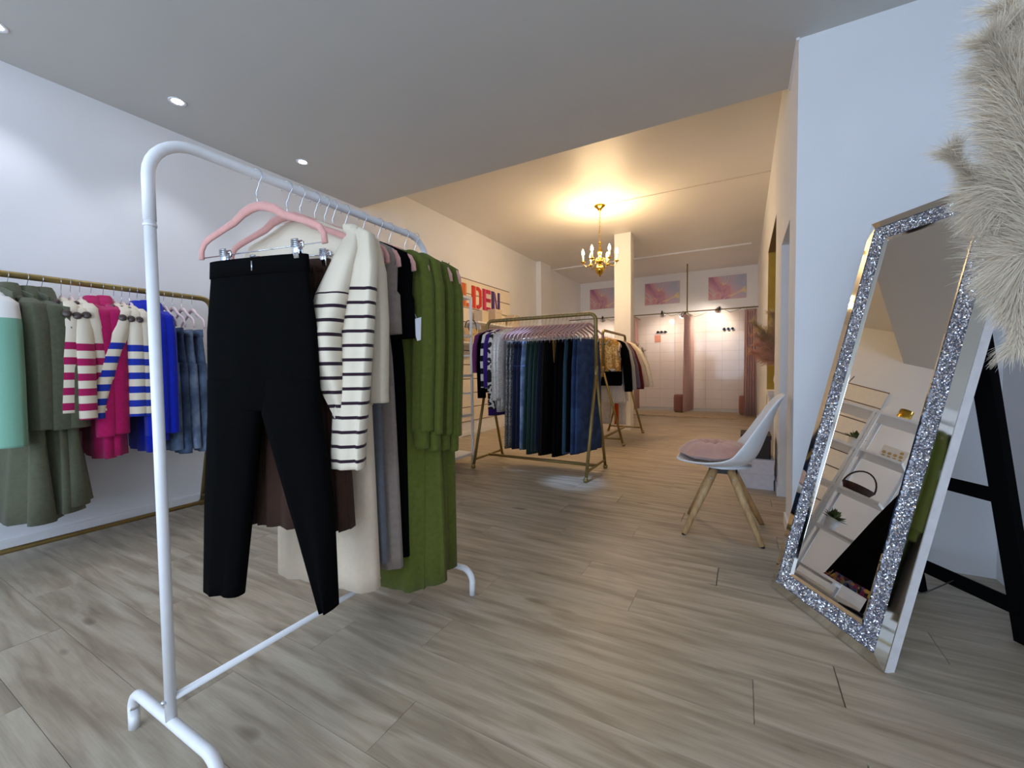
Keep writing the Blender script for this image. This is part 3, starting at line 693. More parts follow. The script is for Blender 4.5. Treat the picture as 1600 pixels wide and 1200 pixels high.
letter('letter_n', 5.505, .24, ([stem[0], rc(.78, 0, 1, 1)], [rc(.23, 0, .34, 1), [(.44, .62), (.44, .95), (.74, .06), (.66, 0), (.60, .1)]]), '4A2B6E', '6B3F86')
letter('letter_e', 5.255, .215, ([rc(0, 0, .17, 1), rc(.5, .82, 1, 1), rc(.5, .42, 1, .58), rc(.5, 0, 1, .17)], [rc(.22, 0, .42, 1)]), 'C02450', 'D04A72')
letter('letter_d', 4.97, .25, ([rc(0, 0, .19, 1), [(.5, .84), (.5, 1), (.72, 1), (1, .86), (1, .14), (.72, 0), (.5, 0), (.5, .16), (.66, .16), (.78, .24), (.78, .76), (.66, .84)]], [rc(.22, 0, .38, 1)]), 'CF3426', 'DE5236')
letter('letter_l', 4.735, .2, ([rc(0, 0, .24, 1), rc(.55, 0, 1, .16)], [rc(.29, 0, .48, 1)]), 'D96A3A', 'E58A50')
letter('letter_o', 4.46, .24, ([[(.0, .14), (.28, 0), (.45, 0), (.45, .16), (.34, .16), (.22, .24), (.22, .76), (.34, .84), (.45, .84), (.45, 1), (.28, 1), (0, .86)]], [[(.55, 0), (.72, 0), (1, .14), (1, .86), (.72, 1), (.55, 1), (.55, .84), (.66, .84), (.78, .76), (.78, .24), (.66, .16), (.55, .16)]]), 'E8A83A', 'E6C65A')
SHELF = mat('white_shelf_board', 'EFEDEA', .5, var=.02)
t = thing('wall_shelf', 'white wall shelf carrying cream display boxes below the lettering', 'shelf', (XL + .02, 5.45, 1.60))
box((0, -.65, -.02), (.22, .65, 0), .004).build('board', SHELF, t, False)
for y in (-.5, .5): box((0, y - .01, -.1), (.16, y + .01, -.02)).build('bracket', WHITE_METAL, t, False)
t = thing('wall_shelf', 'lower white wall shelf under the slatwall letters carrying a beige handbag', 'shelf', (XL + .02, 4.55, 1.30))
box((0, -.75, -.02), (.26, .45, 0), .004).build('board', SHELF, t, False)
for y in (-.6, .35): box((0, y - .01, -.1), (.18, y + .01, -.02)).build('bracket', WHITE_METAL, t, False)
BOXC = mat('cream_display_box', 'D9C9B0', .6, var=.03)
for y, w, h, lb in ((5.05, .17, .17, 'pale cream display box left of the other two on the wall shelf'), (5.42, .19, .23, 'tall cream display box under the purple letter N'), (6.0, .17, .2, 'cream display box at the right end of the wall shelf')):
    t = thing('display_box', lb, 'box', (XL + .13, y, 1.60), group='cream boxes on the wall shelf')
    box((-.07, -w / 2, 0), (.07, w / 2, h * .8), .004).build('body', BOXC, t, False); box((-.073, -w / 2 - .003, h * .8), (.073, w / 2 + .003, h), .004).build('lid', BOXC, t, False)
def handbag(label, loc, rz, m, strap, w=.28, h=.2, d=.1, tall=.13):
    t = thing('handbag', label, 'handbag', loc, rz)
    MB().loft(dense([(0, 0, h, w * .42, d * .25), (0, 0, h * .75, w * .47, d * .42), (0, 0, h * .2, w * .5, d * .5), (0, 0, 0, w * .48, d * .46)], 3), 28).build('body', m, t)
    for sy in (-1, 1):
        MB().tube([(-w * .25, sy * d * .3, h * .8)] + [(-w * .25 * math.cos(math.pi * q / 10), sy * d * .3, h * .95 + tall * math.sin(math.pi * q / 10)) for q in range(11)] + [(w * .25, sy * d * .3, h * .8)], .006, 8).build('handle', strap, t)
    MB().lathe([(0, .006), (.012, .004), (.012, 0), (0, 0)], 12, (0, -d * .45, h * .6), (0, -1, 0)).build('clasp', BRASS, t)
handbag('beige handbag with black straps on the lower wall shelf', (XL + .15, 4.75, 1.30), R(80), cloth('beige_bag', 'C9AE86'), BLACK_PLASTIC, .3, .2, .12, .12)

# ------------------------------------------------------------------ white open shelf unit (seen past the green dresses and in the mirror)
t = thing('shelf_unit', 'white metal open shelf unit between the green dresses and the middle gold rack', 'shelf unit', (-2.52, 2.93, 0))
HY = .52
for x in (-.15, .15):
    for y in (-HY, -.215, -.185, HY):
        if (x < 0 and y == -.215) or (x > 0 and y == -HY): continue
        box((x - .011, y - .011, 0), (x + .011, y + .011, 1.66)).build('post', WHITE_METAL, t, False)
for z in (.10, .49, .88, 1.27, 1.645):
    box((-.16, -HY - .01, z - .012), (.16, HY + .01, z + .012)).build('shelf_board', WHITE_METAL, t, False)
for z in (.70, 1.08):
    for y in (HY,): box((-.15, y - .007, z - .007), (.15, y + .007, z + .007)).build('side_rail', WHITE_METAL, t, False)
SX = -2.50
handbag('brown leather handbag with round handle on the white shelf unit', (SX, 3.30, 1.282), R(85), mat('tan_leather', '8A5A30', .5, var=.12), mat('dark_leather', '2E2018', .5), .24, .22, .1, .1)
handbag('dark plum handbag on the lower part of the white shelf unit', (SX, 3.32, .502), R(85), mat('plum_leather', '3A1A2A', .5), mat('dark_leather', '2E2018', .5), .2, .18, .1, .1)
t = thing('candle_jar', 'gold metallic candle jar on top of the white shelf unit', 'candle', (SX + .03, 2.57, 1.657))
MB().lathe([(0, 0), (.048, 0), (.05, .004), (.05, .1), (.046, .1), (.045, .02), (0, .02)], 24).build('jar', mat('gold_foil', 'DDB046', .22, 1, var=.15, scale=20), t)
MB().lathe([(0, .02), (.044, .02), (.044, .075), (0, .078)], 20).build('wax', mat('wax', 'F1E7D2', .5), t)
t = thing('antler_figurine', 'small dark deer figurine with antlers on top of the white shelf unit', 'figurine', (SX + .03, 3.08, 1.657))
DK = mat('dark_bronze', '5A4638', .4, .5, var=.1)
MB().tube([(-.05, 0, .07), (0, 0, .075), (.05, 0, .08), (.07, 0, .13), (.09, 0, .16)], [.02, .025, .022, .014, .016], 10).build('body', DK, t)
for x in (-.045, .04):
    for y in (-.012, .012): MB().tube([(x, y, .07), (x, y, 0)], .005, 6).build('leg', DK, t)
for y in (-1, 1): MB().tube([(.085, y * .006, .17), (.07, y * .03, .21), (.085, y * .05, .27)], .004, 6).build('antler', DK, t)
def plant(label, loc, pot, sc=1.):
    t = thing('potted_plant', label, 'plant', loc)
    MB().lathe([(0, 0), (.04 * sc, 0), (.052 * sc, .09 * sc), (.046 * sc, .09 * sc), (.044 * sc, .075 * sc), (0, .075 * sc)], 20).build('pot', pot, t)
    mb = MB()
    for i in range(46):
        a = random.uniform(0, 6.28); el = random.uniform(.2, 1.4); L0 = random.uniform(.05, .1) * sc
        d = Vector((math.cos(a) * math.cos(el), math.sin(a) * math.cos(el), math.sin(el))); b = Vector((0, 0, .08 * sc)) + d * .02
        w = d.cross(Vector((0, 0, 1))).normalized() * L0 * .22; n = len(mb.v)
        for q in (b, b + d * L0 * .5 + w, b + d * L0 + Vector((0, 0, -.01)), b + d * L0 * .5 - w): mb.v.append(tuple(q))
        mb.face([n, n + 1, n + 2, n + 3])
    mb.build('foliage', ramp_mat('leaf_green', 'noise', ((.3, '2F4426'), (.7, '7C8A52')), 25, .6), t, False)
POTW = mat('white_pot', 'E9E7E2', .4)
plant('small leafy plant in a white pot on the second shelf from the top', (SX + .03, 2.80, 1.282), POTW, .9)
plant('small leafy plant in a white pot on the second shelf from the floor', (SX + .05, 2.63, .502), POTW, 1.1)
t = thing('wicker_basket', 'dark round-handled wicker basket with caps and scarves on the middle shelf', 'basket', (SX + .02, 2.60, .892))
WICK = mat('dark_wicker', '3A2018', .8, var=.3, scale=60, bump=.5, bscale=90)
MB().lathe([(0, 0), (.09, 0), (.125, .07), (.118, .07), (.085, .008), (0, .008)], 24).build('bowl', WICK, t)
MB().tube([(0, -.12 * math.cos(math.pi * q / 14), .06 + .16 * math.sin(math.pi * q / 14)) for q in range(15)], .007, 8).build('handle', WICK, t)
o = MB().lathe([(0, .075), (.04, .07), (.06, .04), (.055, 0), (0, 0)], 16, (0, .03, 0)).build('cap', cloth('grey_cap', '5C5E62'), None); o.location = (SX + .02, 2.60, .902)
tag(o, 'grey rolled cap lying in the wicker basket', 'cap')
o = MB().lathe([(0, .05), (.04, .045), (.055, .025), (.045, 0), (0, 0)], 14, (.01, -.045, 0)).build('scarf', cloth('red_scarf', 'A8263A'), None); o.location = (SX + .02, 2.60, .905)
tag(o, 'crumpled red scarf lying in the wicker basket', 'scarf')
t = thing('picture_card', 'small gold and pink print card leaning on the second shelf', 'card', (SX - .05, 2.52, 1.284), R(90))
o = box((-.09, -.004, 0), (.09, .004, .14)).build('card', mat('cream_card', 'EFE6DA', .6, var=0), t, False)
mb = MB()
for i in range(9): mb.lathe([(0, .001), (.014, .001), (.014, 0)], 12, (-.06 + .04 * (i % 4) + .005 * (i // 4), -.006, .04 + .035 * (i // 4)), (0, -1, 0))
mb.build('print', mat('gold_print', 'C8A060', .5), o, False)
# black dress on a dress form, seen only in the mirror
t = thing('black_dress', 'black flared dress with a colourful embroidered hem seen in the mirror', 'dress', (-2.12, 2.12, 0))
MB().loft(dense([(0, 0, 1.12, .07, .06), (0, 0, 1.05, .14, .13), (0, 0, .85, .16, .165), (0, 0, .72, .17, .185), (0, 0, .45, .22, .22), (0, 0, .15, .28, .26)], 4), 64, folds(.02, 6, 1), True).build('gown', BLACK, t)
MB().loft(dense([(0, 0, .20, .276, .258), (0, 0, .14, .288, .268)], 2), 64, folds(.02, 6, 1)).build('embroidered_hem', ramp_mat('embroidery', 'voronoi', ((.2, '1A1420'), (.45, '8A2A5A'), (.6, 'C8A030'), (.8, '3A5A8A')), 45, .8), t)
MB().tube([(0, 0, .02), (0, 0, 1.2)], .012, 10).build('stand_pole', BLACK_PLASTIC, t)
MB().lathe([(0, .025), (.05, .022), (.14, .006), (.14, 0), (0, 0)], 24).build('stand_base', BLACK_PLASTIC, t)

# ------------------------------------------------------------------ chandelier
t = thing('chandelier', 'polished brass chandelier with six lit candle bulbs hanging by a chain', 'chandelier', (-1.565, 5.10, ZC2))
MB().lathe([(.068, 0), (.07, -.012), (.055, -.022), (.028, -.045), (.014, -.07), (.006, -.075)], 24).build('canopy', BRASS, t)
ch = MB()
for k in range(14):
    z = -.085 - k * .026
    ch.tube([(0.008 * math.cos(a * math.pi / 5) * (1 if k % 2 else 0), .008 * math.cos(a * math.pi / 5) * (0 if k % 2 else 1), z + .017 * math.sin(a * math.pi / 5)) for a in range(10)], .0022, 5, closed=True)
ch.build('chain', BRASS, t)
MB().lathe([(0, -.44), (.012, -.445), (.02, -.46), (.01, -.48), (.014, -.52), (.03, -.56), (.018, -.6), (.012, -.64), (.04, -.67), (.045, -.69), (.02, -.71), (.012, -.72), (.04, -.735), (.058, -.77), (.056, -.8), (.035, -.835), (.012, -.85), (.01, -.865), (0, -.87)], 24).build('stem', BRASS, t)
BULB = mat('warm_bulb_glass', 'FFF4DC', .3, var=0, emit='FFD79A', estr=45)
for k in range(6):
    a = R(60 * k + 20); ca, sa = math.cos(a), math.sin(a)
    pr = [(.03, -.68), (.06, -.655), (.085, -.66), (.105, -.70), (.13, -.735), (.165, -.74), (.195, -.715), (.205, -.69)]
    arm = MB().tube([(r_ * ca, r_ * sa, z) for r_, z in pr], .0055, 8).build('arm', BRASS, t)
    MB().lathe([(.004, -.70), (.026, -.688), (.028, -.68), (.012, -.68)], 14, (.205 * ca, .205 * sa, 0)).build('drip_pan', BRASS, arm)
    MB().lathe([(.011, -.685), (.011, -.60), (0, -.60)], 12, (.205 * ca, .205 * sa, 0)).build('candle_sleeve', mat('ivory_sleeve', 'F0E2C4', .5), arm)
    MB().lathe([(.008, -.60), (.016, -.585), (.018, -.57), (.012, -.545), (.003, -.525), (0, -.52)], 12, (.205 * ca, .205 * sa, 0)).build('bulb', BULB, arm)
    light('candle_bulb', 'POINT', (-1.565 + .205 * ca, 5.10 + .205 * sa, ZC2 - .56), 34, (1, .70, .38), shadow_soft_size=.022)

# ------------------------------------------------------------------ fitting rooms at the back
CY = 8.85
t = thing('curtain_rail', 'thin gold curtain rail across the fitting rooms hung from a ceiling pole', 'curtain rail', (-.97, CY, 2.0))
MB().tube([(XL + .97, 0, 0), (XR + .97, 0, .02)], .011, 8).build('rail', GOLD, t)
MB().tube([(0, 0, .01), (0, 0, ZC2 - 2.0)], .012, 8).build('ceiling_pole', GOLD, t)
for x in (0, -1.05): MB().tube([(x, 0, 0), (x, YB - CY, 0)], .009, 8).build('cross_rail', GOLD, t)
CURT = cloth('dusty_pink_curtain', 'DDB9B4', .8)
def curtain(label, loc, rz, w, h, k):
    t = thing('curtain', label, 'curtain', loc, rz, 'dusty pink fitting room curtains')
    n = 60; v = []
    mb = MB()
    for zi, z in enumerate((0, -.06, -.5, -1.2, -h)):
        sp = (1, .94, .96, 1, 1.02)[zi]
        for i in range(n + 1):
            s_ = i / n; x = (s_ - .5) * w * sp; y = .035 * math.sin(s_ * k * 6.283) * (.5 if zi == 0 else 1) + .008 * math.sin(s_ * k * 15 + zi)
            mb.v.append((x, y, z))
    for zi in range(4):
        for i in range(n): mb.face([zi * (n + 1) + i, (zi + 1) * (n + 1) + i, (zi + 1) * (n + 1) + i + 1, zi * (n + 1) + i + 1])
    o = mb.build('drape', CURT, t)
    md = o.modifiers.new('thickness', 'SOLIDIFY'); md.thickness = .004
    for i in range(k):
        MB().tube(arc(((i + .5 - k / 2) * w * .9 / k, 0, .015), .018, 0, 360, 10, 'yz')[:-1], .0025, 5, closed=True).build('ring', GOLD, t)
    return t
curtain('dusty pink curtain drawn open at the right side of the fitting rooms', (.115, CY, 1.985), 0, .2, 1.965, 5)
curtain('dusty pink curtain dividing the two fitting rooms under the ceiling pole', (-.97, CY + .30, 1.975), R(82), .55, 1.93, 5)
curtain('dusty pink curtain drawn open right beside the white column', (-2.02, CY + .22, 1.975), R(86), .40, 1.93, 4)
ART = {}
def art_mat():
    m = bpy.data.materials.new('marbled_ink_print'); m.use_nodes = True
    nt = m.node_tree; N = nt.nodes; L = nt.links; b = N['Principled BSDF']; b.inputs['Roughness'].default_value = .5
    tc = N.new('ShaderNodeTexCoord')
    n = N.new('ShaderNodeTexNoise'); n.inputs['Scale'].default_value = 1.7; n.inputs['Detail'].default_value = 3; n.inputs['Distortion'].default_value = .9
    mp = N.new('ShaderNodeMapping'); mp.inputs['Location'].default_value = (3.1, 0, 1.7); L.new(tc.outputs['Object'], mp.inputs[0]); L.new(mp.outputs[0], n.inputs['Vector'])
    sp = N.new('ShaderNodeSeparateXYZ'); L.new(tc.outputs['Object'], sp.inputs[0])
    ma = N.new('ShaderNodeMath'); ma.operation = 'MULTIPLY_ADD'; L.new(sp.outputs[0], ma.inputs[0]); ma.inputs[1].default_value = .55; L.new(n.outputs[0], ma.inputs[2])
    r = N.new('ShaderNodeValToRGB'); e = r.color_ramp.elements
    cols = ((.24, '8E5E84'), (.34, 'A87090'), (.40, 'C998AC'), (.46, 'CC949E'), (.52, 'CFAEBA'), (.60, 'C6B4C8'), (.70, 'B0B8D0'), (.8, 'C8BED0'))
    while len(e) < len(cols): e.new(.5)
    for el, (p_, c) in zip(e, cols): el.position = p_; el.color = lin(c)
    L.new(ma.outputs[0], r.inputs[0])
    w = N.new('ShaderNodeTexNoise'); w.inputs['Scale'].default_value = 1.8; w.inputs['Distortion'].default_value = 1.2; L.new(mp.outputs[0], w.inputs['Vector'])
    r2 = N.new('ShaderNodeValToRGB'); e2 = r2.color_ramp.elements; e2.new(.5)
    for el, (p_, c) in zip(e2, ((.49, 0), (.5, 1), (.512, 0))): el.position = p_; el.color = (c, c, c, 1)
    L.new(w.outputs[0], r2.inputs[0])
    mx = N.new('ShaderNodeMix'); mx.data_type = 'RGBA'; L.new(r2.outputs[0], mx.inputs['Factor']); L.new(r.outputs[0], mx.inputs['A']); mx.inputs['B'].default_value = lin('E6D6A0')
    L.new(mx.outputs['Result'], b.inputs['Base Color'])
    return m
ARTM = art_mat()
for x0, x1, lb in ((-3.18, -2.48, 'pink and lilac marbled print partly behind the white column'), (-1.92, -1.20, 'pink and lilac marbled print left of the ceiling pole'), (-.645, .04, 'pink and lilac marbled print nearest the right wall')):
    t = thing('wall_print', lb, 'picture', ((x0 + x1) / 2, YB, 2.54), group='marbled prints above the fitting rooms')
    w = (x1 - x0) / 2
    box((-w, -.022, -.235), (w, 0, .235)).build('canvas', mat('canvas_edge', 'CFC0C4', .8), t, False)
    box((-w + .003, -.0235, -.232), (w - .003, -.022, .232)).build('print', ARTM, t, False)
LAMPW = mat('reflector_bulb_glass', 'FFFFFF', .3, var=0, emit='FFEBD0', estr=30)
for x, y, z, pwr, aim, lb in ((-2.66, CY, 2.0, 18, (-.1, .5, -.5), 'clip-on lamp on the curtain rail left of the white column'), (-1.44, CY, 2.02, 14, (.05, .9, -.8), 'clip-on lamp on the curtain rail below the middle print'),
                    (-.40, CY, 2.02, 28, (-.25, .7, -.4), 'clip-on lamp on the curtain rail below the right print'), (-1.03, CY + .22, 2.0, 7, (-.5, .25, -.6), 'clip-on lamp beside the dividing curtain')):
    t = thing('clip_lamp', lb, 'lamp', (x, y, z), group='clip-on lamps on the curtain rail')
    a = Vector(aim).normalized(); c0 = Vector((0, 0, .045))
    box((-.014, -.018, -.02), (.014, .018, .035), .003).build('clip', BLACK_PLASTIC, t, False)
    MB().lathe([(.018, 0), (.02, .03), (.045, .07), (.06, .12), (.057, .12), (.04, .07), (.01, .04)], 20, c0, a).build('shade', CHROME, t)
    MB().lathe([(0, .09), (.03, .095), (.05, .105), (.045, .13), (.025, .143), (0, .147)], 16, c0, a).build('bulb', LAMPW, t)
    MB().tube([(0, 0, .03), (.06, -.005, .0), (.18, -.01, -.07), (.32, -.012, -.03), (.4, 0, .01)], .004, 6).build('cable', mat('grey_cable', '8A8A86', .6), t)
    P = Vector((x, y, z)) + c0 + a * .17
    light('clip_lamp_beam', 'SPOT', P, pwr, (1, .84, .66), P + a, spot_size=R(120), spot_blend=.8, shadow_soft_size=.04)
for x, lb in ((-1.56, 'row of three dark coat hooks on the tiles of the left fitting room'), (-.273, 'row of three dark coat hooks on the tiles of the right fitting room')):
    t = thing('coat_hooks', lb, 'hooks', (x, YB - .021, 1.70), group='coat hooks in the fitting rooms')
    box((-.11, -.006, -.012), (.11, 0, .012), .003).build('rail', CHROME, t, False)
    for d in (-.075, 0, .075):
        MB().lathe([(.008, 0), (.008, .03), (.026, .034), (.026, .045), (0, .048)], 14, (d, -.005, 0), (0, -1, 0)).build('hook', BLACK_PLASTIC, t)
t = thing('wall_notice', 'small coral pink notice card on the fitting room tiles', 'notice', (-1.645, YB - .021, 1.56))
box((-.065, -.006, -.08), (.065, 0, .08), 0).build('card', mat('coral_card', 'CF8F7C', .7, var=.04), t, False)
for x, y, lb in ((-1.16, 9.22, 'small dusty pink cube pouf beside the dividing curtain'), (.03, 9.2, 'small dusty pink cube pouf behind the right curtain')):
    t = thing('pouf', lb, 'pouf', (x, y, 0), group='dusty pink cube poufs')
    MB().loft([(0, 0, .37, .07, .07), (0, 0, .36, .095, .095), (0, 0, .30, .1, .1), (0, 0, .05, .1, .1), (0, 0, .03, .095, .095)], 32).build('cushion', cloth('rose_pouf', '9A6A60'), t)
    MB().lathe([(0, 0), (.085, 0), (.085, .03), (0, .03)], 24).build('base', GOLD, t)
o = MB()
rx0, rx1, ry0, ry1 = -1.95, -.08, 8.32, 8.98
o.box((rx0, ry0, .0005), (rx1, ry1, .018), .01)
o = o.build('rug', ramp_mat('faded_rug', 'noise', ((.3, 'A08E78'), (.5, 'C4B299'), (.7, 'B59A86')), 7, .95, bump=.4, distort=1.5, stretch=(1, 2, 1)), None, False)
tag(o, 'faded beige patterned rug in front of the fitting rooms', 'rug')

# ------------------------------------------------------------------ pampas grass
def plume(mb, pts, rad, n, hair=.1, droop=.6, w=.0012, rnd=random):
    """feathery plume: thin three-segment blades leaving a curved axis"""
    P = [Vector(p) for p in pts]
    def at(t):
        k = t * (len(P) - 1); i = min(int(k), len(P) - 2); return P[i].lerp(P[i + 1], k - i), (P[i + 1] - P[i]).normalized()
    for i in range(n):
        t = rnd.random() ** .9; p, d = at(t)
        a = Vector((rnd.gauss(0, 1), rnd.gauss(0, 1), rnd.gauss(0, 1))); a = (a - d * a.dot(d)).normalized()
        env = math.sin(min(1, t * 1.05 + .12) * math.pi) ** .6 if t < .95 else .35
        L0 = hair * rnd.uniform(.5, 1.15) * (.45 + .75 * env)
        dr = (d * rnd.uniform(.5, 1.0) + a * rnd.uniform(.4, 1.)).normalized()
        side = dr.cross(Vector((rnd.gauss(0, 1), rnd.gauss(0, 1), rnd.gauss(0, 1)))).normalized() * w
        q = p + a * rnd.random() * rad * env; b = len(mb.v); K = 4
        for j in range(K):
            f = j / (K - 1); ww = side * (1 - f * .75)
            mb.v += [tuple(q - ww), tuple(q + ww)]
            q = q + dr * L0 / (K - 1); dr = (dr + Vector((0, 0, -droop / K)) + Vector((rnd.gauss(0, .12), rnd.gauss(0, .12), rnd.gauss(0, .12)))).normalized()
        for j in range(K - 1): mb.face([b + 2 * j, b + 2 * j + 1, b + 2 * j + 3, b + 2 * j + 2])
PAMPAS = mat('cream_pampas', 'E9DCC6', .9, var=.08, scale=12, sheen=.3, spec=.2)
PAMPAS.node_tree.nodes['Principled BSDF'].inputs['Subsurface Weight'].default_value = 0
def tip(x, y, dist):
    v = _f + _r * ((x - 800) / FPX) + _u * ((600 - y) / FPX)
    v.normalize(); return Vector((0, 0, CAMH)) + v * dist
t = thing('pampas_grass', 'large cream pampas grass plumes drooping in at the right edge of the photo', 'pampas grass', (.74, 1.22, 0))
STRAW = mat('straw_stem', 'B89E74', .8)
MB().lathe([(0, 0), (.07, 0), (.085, .15), (.07, .38), (.045, .5), (.05, .52), (.042, .52), (.06, .35), (0, .3)], 28).build('vase', mat('grey_ceramic', '8E8A88', .4), t)
B = Vector((.74, 1.22, 0)); top_v = Vector((0, 0, .5))
for i, (px, n, hr) in enumerate(([[(1640, 420), (1620, 250), (1580, 120), (1548, 60)], 9000, .075],
                          [[(1660, 330), (1630, 190), (1600, 70), (1570, 10)], 7000, .075],
                          [[(1650, 560), (1610, 440), (1550, 320), (1482, 234)], 9000, .06],
                          [[(1660, 420), (1625, 380), (1592, 440), (1590, 545)], 9000, .07],
                          [[(1640, 300), (1580, 300), (1545, 320), (1530, 350)], 5000, .06],
                          [[(1670, 330), (1630, 300), (1600, 200), (1580, 180)], 7000, .075])):
    dist = 1.30 + .035 * (i % 3)
    P = [tip(x, y, dist) - B for x, y in px]
    mb = MB(); plume(mb, P, .035, n, hr, .55, .00045)
    o = mb.build('plume', PAMPAS, t, False); o['kind'] = 'stuff'
    MB().tube([top_v + Vector((.01 * (i - 3), 0, -.15)), top_v + Vector((.02 * (i - 3), .01, .1)), (top_v + P[0]) / 2 + Vector((.06, .0, .1))] + P, .0025, 6).build('stem', STRAW, t)
t = thing('pampas_arrangement', 'dusty pink dried grasses in a white vase standing in the mustard niche', 'dried grasses', (.34, 4.95, .70))
MB().lathe([(0, 0), (.05, 0), (.075, .1), (.06, .2), (.035, .26), (.04, .28), (.03, .28), (.05, .15), (0, .1)], 24).build('vase', mat('white_vase', 'EAE4DA', .4), t)
DRY = ramp_mat('dusty_dry_grass', 'noise', ((.3, 'DCA080'), (.7, 'F0C4A8')), 9, .9)
DRY2 = ramp_mat('olive_dry_grass', 'noise', ((.3, 'C4A878'), (.7, 'E0CCA0')), 9, .9)
for i, (dx, dz, m) in enumerate(((-.26, .42, DRY2), (-.24, .30, DRY), (-.22, .2, DRY), (-.1, .5, DRY2), (.05, .5, DRY2), (-.27, .12, DRY), (-.05, .35, DRY), (.1, .4, DRY))):
    mb = MB(); plume(mb, [(0, 0, .27), (dx * .35, .02, .27 + dz * .5), (dx, -.05 + .03 * (i % 3), .27 + dz)], .025, 1500, .10, .3, .0022)
    o = mb.build('plume', m, t, False); o['kind'] = 'stuff'
t = thing('pedestal', 'white pedestal in the mustard niche carrying the dried grasses', 'pedestal', (.36, 4.95, 0))
box((-.14, -.14, 0), (.14, .14, .66), .01).build('plinth', mat('pedestal_paint', 'EDE8E0', .6), t, False); box((-.155, -.155, .66), (.155, .155, .70), .01).build('top', mat('pedestal_paint', 'EDE8E0', .6), t, False)
t = thing('pampas_arrangement', 'pale pampas grass standing behind the far clothes rack in a white pot', 'pampas grass', (-1.95, 8.1, 0))
MB().lathe([(0, 0), (.09, 0), (.11, .3), (.08, .45), (.07, .45), (.09, .25), (0, .2)], 22).build('pot', mat('white_vase', 'EAE4DA', .4), t)
for i, (dx, dz) in enumerate(((.30, 1.25), (.18, 1.35), (.34, 1.0), (.05, 1.3))):
    MB().tube([(0, 0, .3), (dx * .3, 0, .7)], .004, 6).build('stem', STRAW, t)
    mb = MB(); plume(mb, [(dx * .3, 0, .65), (dx * .6, 0, (dz + .7) / 2), (dx, 0, dz)], .04, 1600, .15, .4, .003)
    o = mb.build('plume', mat('pale_pampas', 'E6DAC4', .9), t, False); o['kind'] = 'stuff'

# ------------------------------------------------------------------ boxes by the right wall
t = None
for k, lb in enumerate(('white cardboard shoe box on the floor behind the chair', 'white cardboard shoe box stacked on top of the other behind the chair')):
    t = thing('shoe_box', lb, 'box', (.075, 3.85, k * .115), R(2), 'white shoe boxes')
    box((-.13, -.16, 0), (.13, .16, .085), .003).build('body', mat('lilac_white_card', 'E2DEE6', .6), t, False)
    box((-.134, -.164, .08), (.134, .164, .114), .003).build('lid', mat('lilac_white_card', 'E2DEE6', .6), t, False)
t = thing('storage_box', 'dark brown lidded box on the shoe boxes behind the chair', 'box', (.09, 3.86, .2295))
box((-.1, -.13, 0), (.1, .13, .15), .006).build('body', mat('dark_brown_box', '2A201C', .6), t, False)
box((-.104, -.134, .15), (.104, .134, .18), .006).build('lid', mat('dark_brown_box', '2A201C', .6), t, False)

# ------------------------------------------------------------------ chair with cushion
t = thing('shell_chair', 'white plastic shell chair with splayed beech legs against the right wall', 'chair', (-.10, 2.69, 0))
PLASTIC = mat('white_plastic_shell', 'EDEDEE', .3, var=.01)
prof = [(-.235, .425), (-.228, .418), (-.2, .405), (-.13, .385), (-.03, .372), (.06, .374), (.125, .395), (.17, .44), (.195, .50), (.22, .58), (.248, .66), (.27, .73), (.288, .775), (.305, .79)]
wid = [.15, .185, .205, .222, .23, .228, .222, .215, .205, .195, .18, .16, .125, .07]
rim = [.0, .004, .012, .03, .05, .075, .1, .105, .09, .07, .05, .03, .012, 0]
mb = MB(); n = 16
# direction pointing to the inside of the shell (up for the seat, towards -x for the back)
for i, ((x, z), w_, rm) in enumerate(zip(prof, wid, rim)):
    x0, z0 = prof[max(0, i - 1)]; x1, z1 = prof[min(len(prof) - 1, i + 1)]
    tx, tz = x1 - x0, z1 - z0; l_ = math.hypot(tx, tz); nx, nz = -tz / l_, tx / l_
    for j in range(n + 1):
        s_ = -1 + 2 * j / n; lift = rm * abs(s_) ** 2.6
        mb.v.append((x + nx * lift, w_ * s_, z + nz * lift))
for i in range(len(prof) - 1):
    for j in range(n): mb.face([i * (n + 1) + j, i * (n + 1) + j + 1, (i + 1) * (n + 1) + j + 1, (i + 1) * (n + 1) + j][::-1])
o = mb.build('seat_shell', PLASTIC, t)
md = o.modifiers.new('thickness', 'SOLIDIFY'); md.thickness = .012; md.offset = 1
md = o.modifiers.new('smooth', 'SUBSURF'); md.levels = 1; md.render_levels = 1
mb = MB().lathe([(0, .37), (.09, .368), (.15, .385), (.0, .39)], 20)
mb.build('underseat_plate', PLASTIC, t)
box((-.05, -.05, .335), (.05, .05, .36), .01).build('leg_mount', BLACK_PLASTIC, t, False)
BEECH = ramp_mat('beech_wood', 'noise', ((.35, 'B08A5E'), (.65, 'CBA877')), 9, .5, stretch=(6, 6, .7), detail=5)
for fx, fy in ((-.185, -.19), (.195, -.19), (.205, .185), (-.195, .175)):
    leg = MB().tube([(fx * .22, fy * .22, .355), (fx * .45, fy * .45, .25), (fx, fy, 0.004)], [.023, .022, .0135], 14).build('leg', BEECH, t)
    MB().tube([(fx, fy, 0), (fx, fy, .006)], .012, 10).build('glide', BLACK_PLASTIC, leg)
    MB().lathe([(0, .003), (.006, .002), (.006, -.002), (0, -.002)], 10, (fx * .3, fy * .3 + math.copysign(.024, fy), .31), (0, math.copysign(1, fy), 0)).build('bolt', CHROME, leg)
    box((fx * .3 - .014, fy * .2 - .012, .31), (fx * .3 + .014, fy * .2 + .012, .352), .003).build('bracket', BLACK_PLASTIC, leg, False)
o = thing('seat_cushion', 'round blush pink velvet seat cushion with a tufted centre on the white chair', 'cushion', (-.15, 2.69, .412))
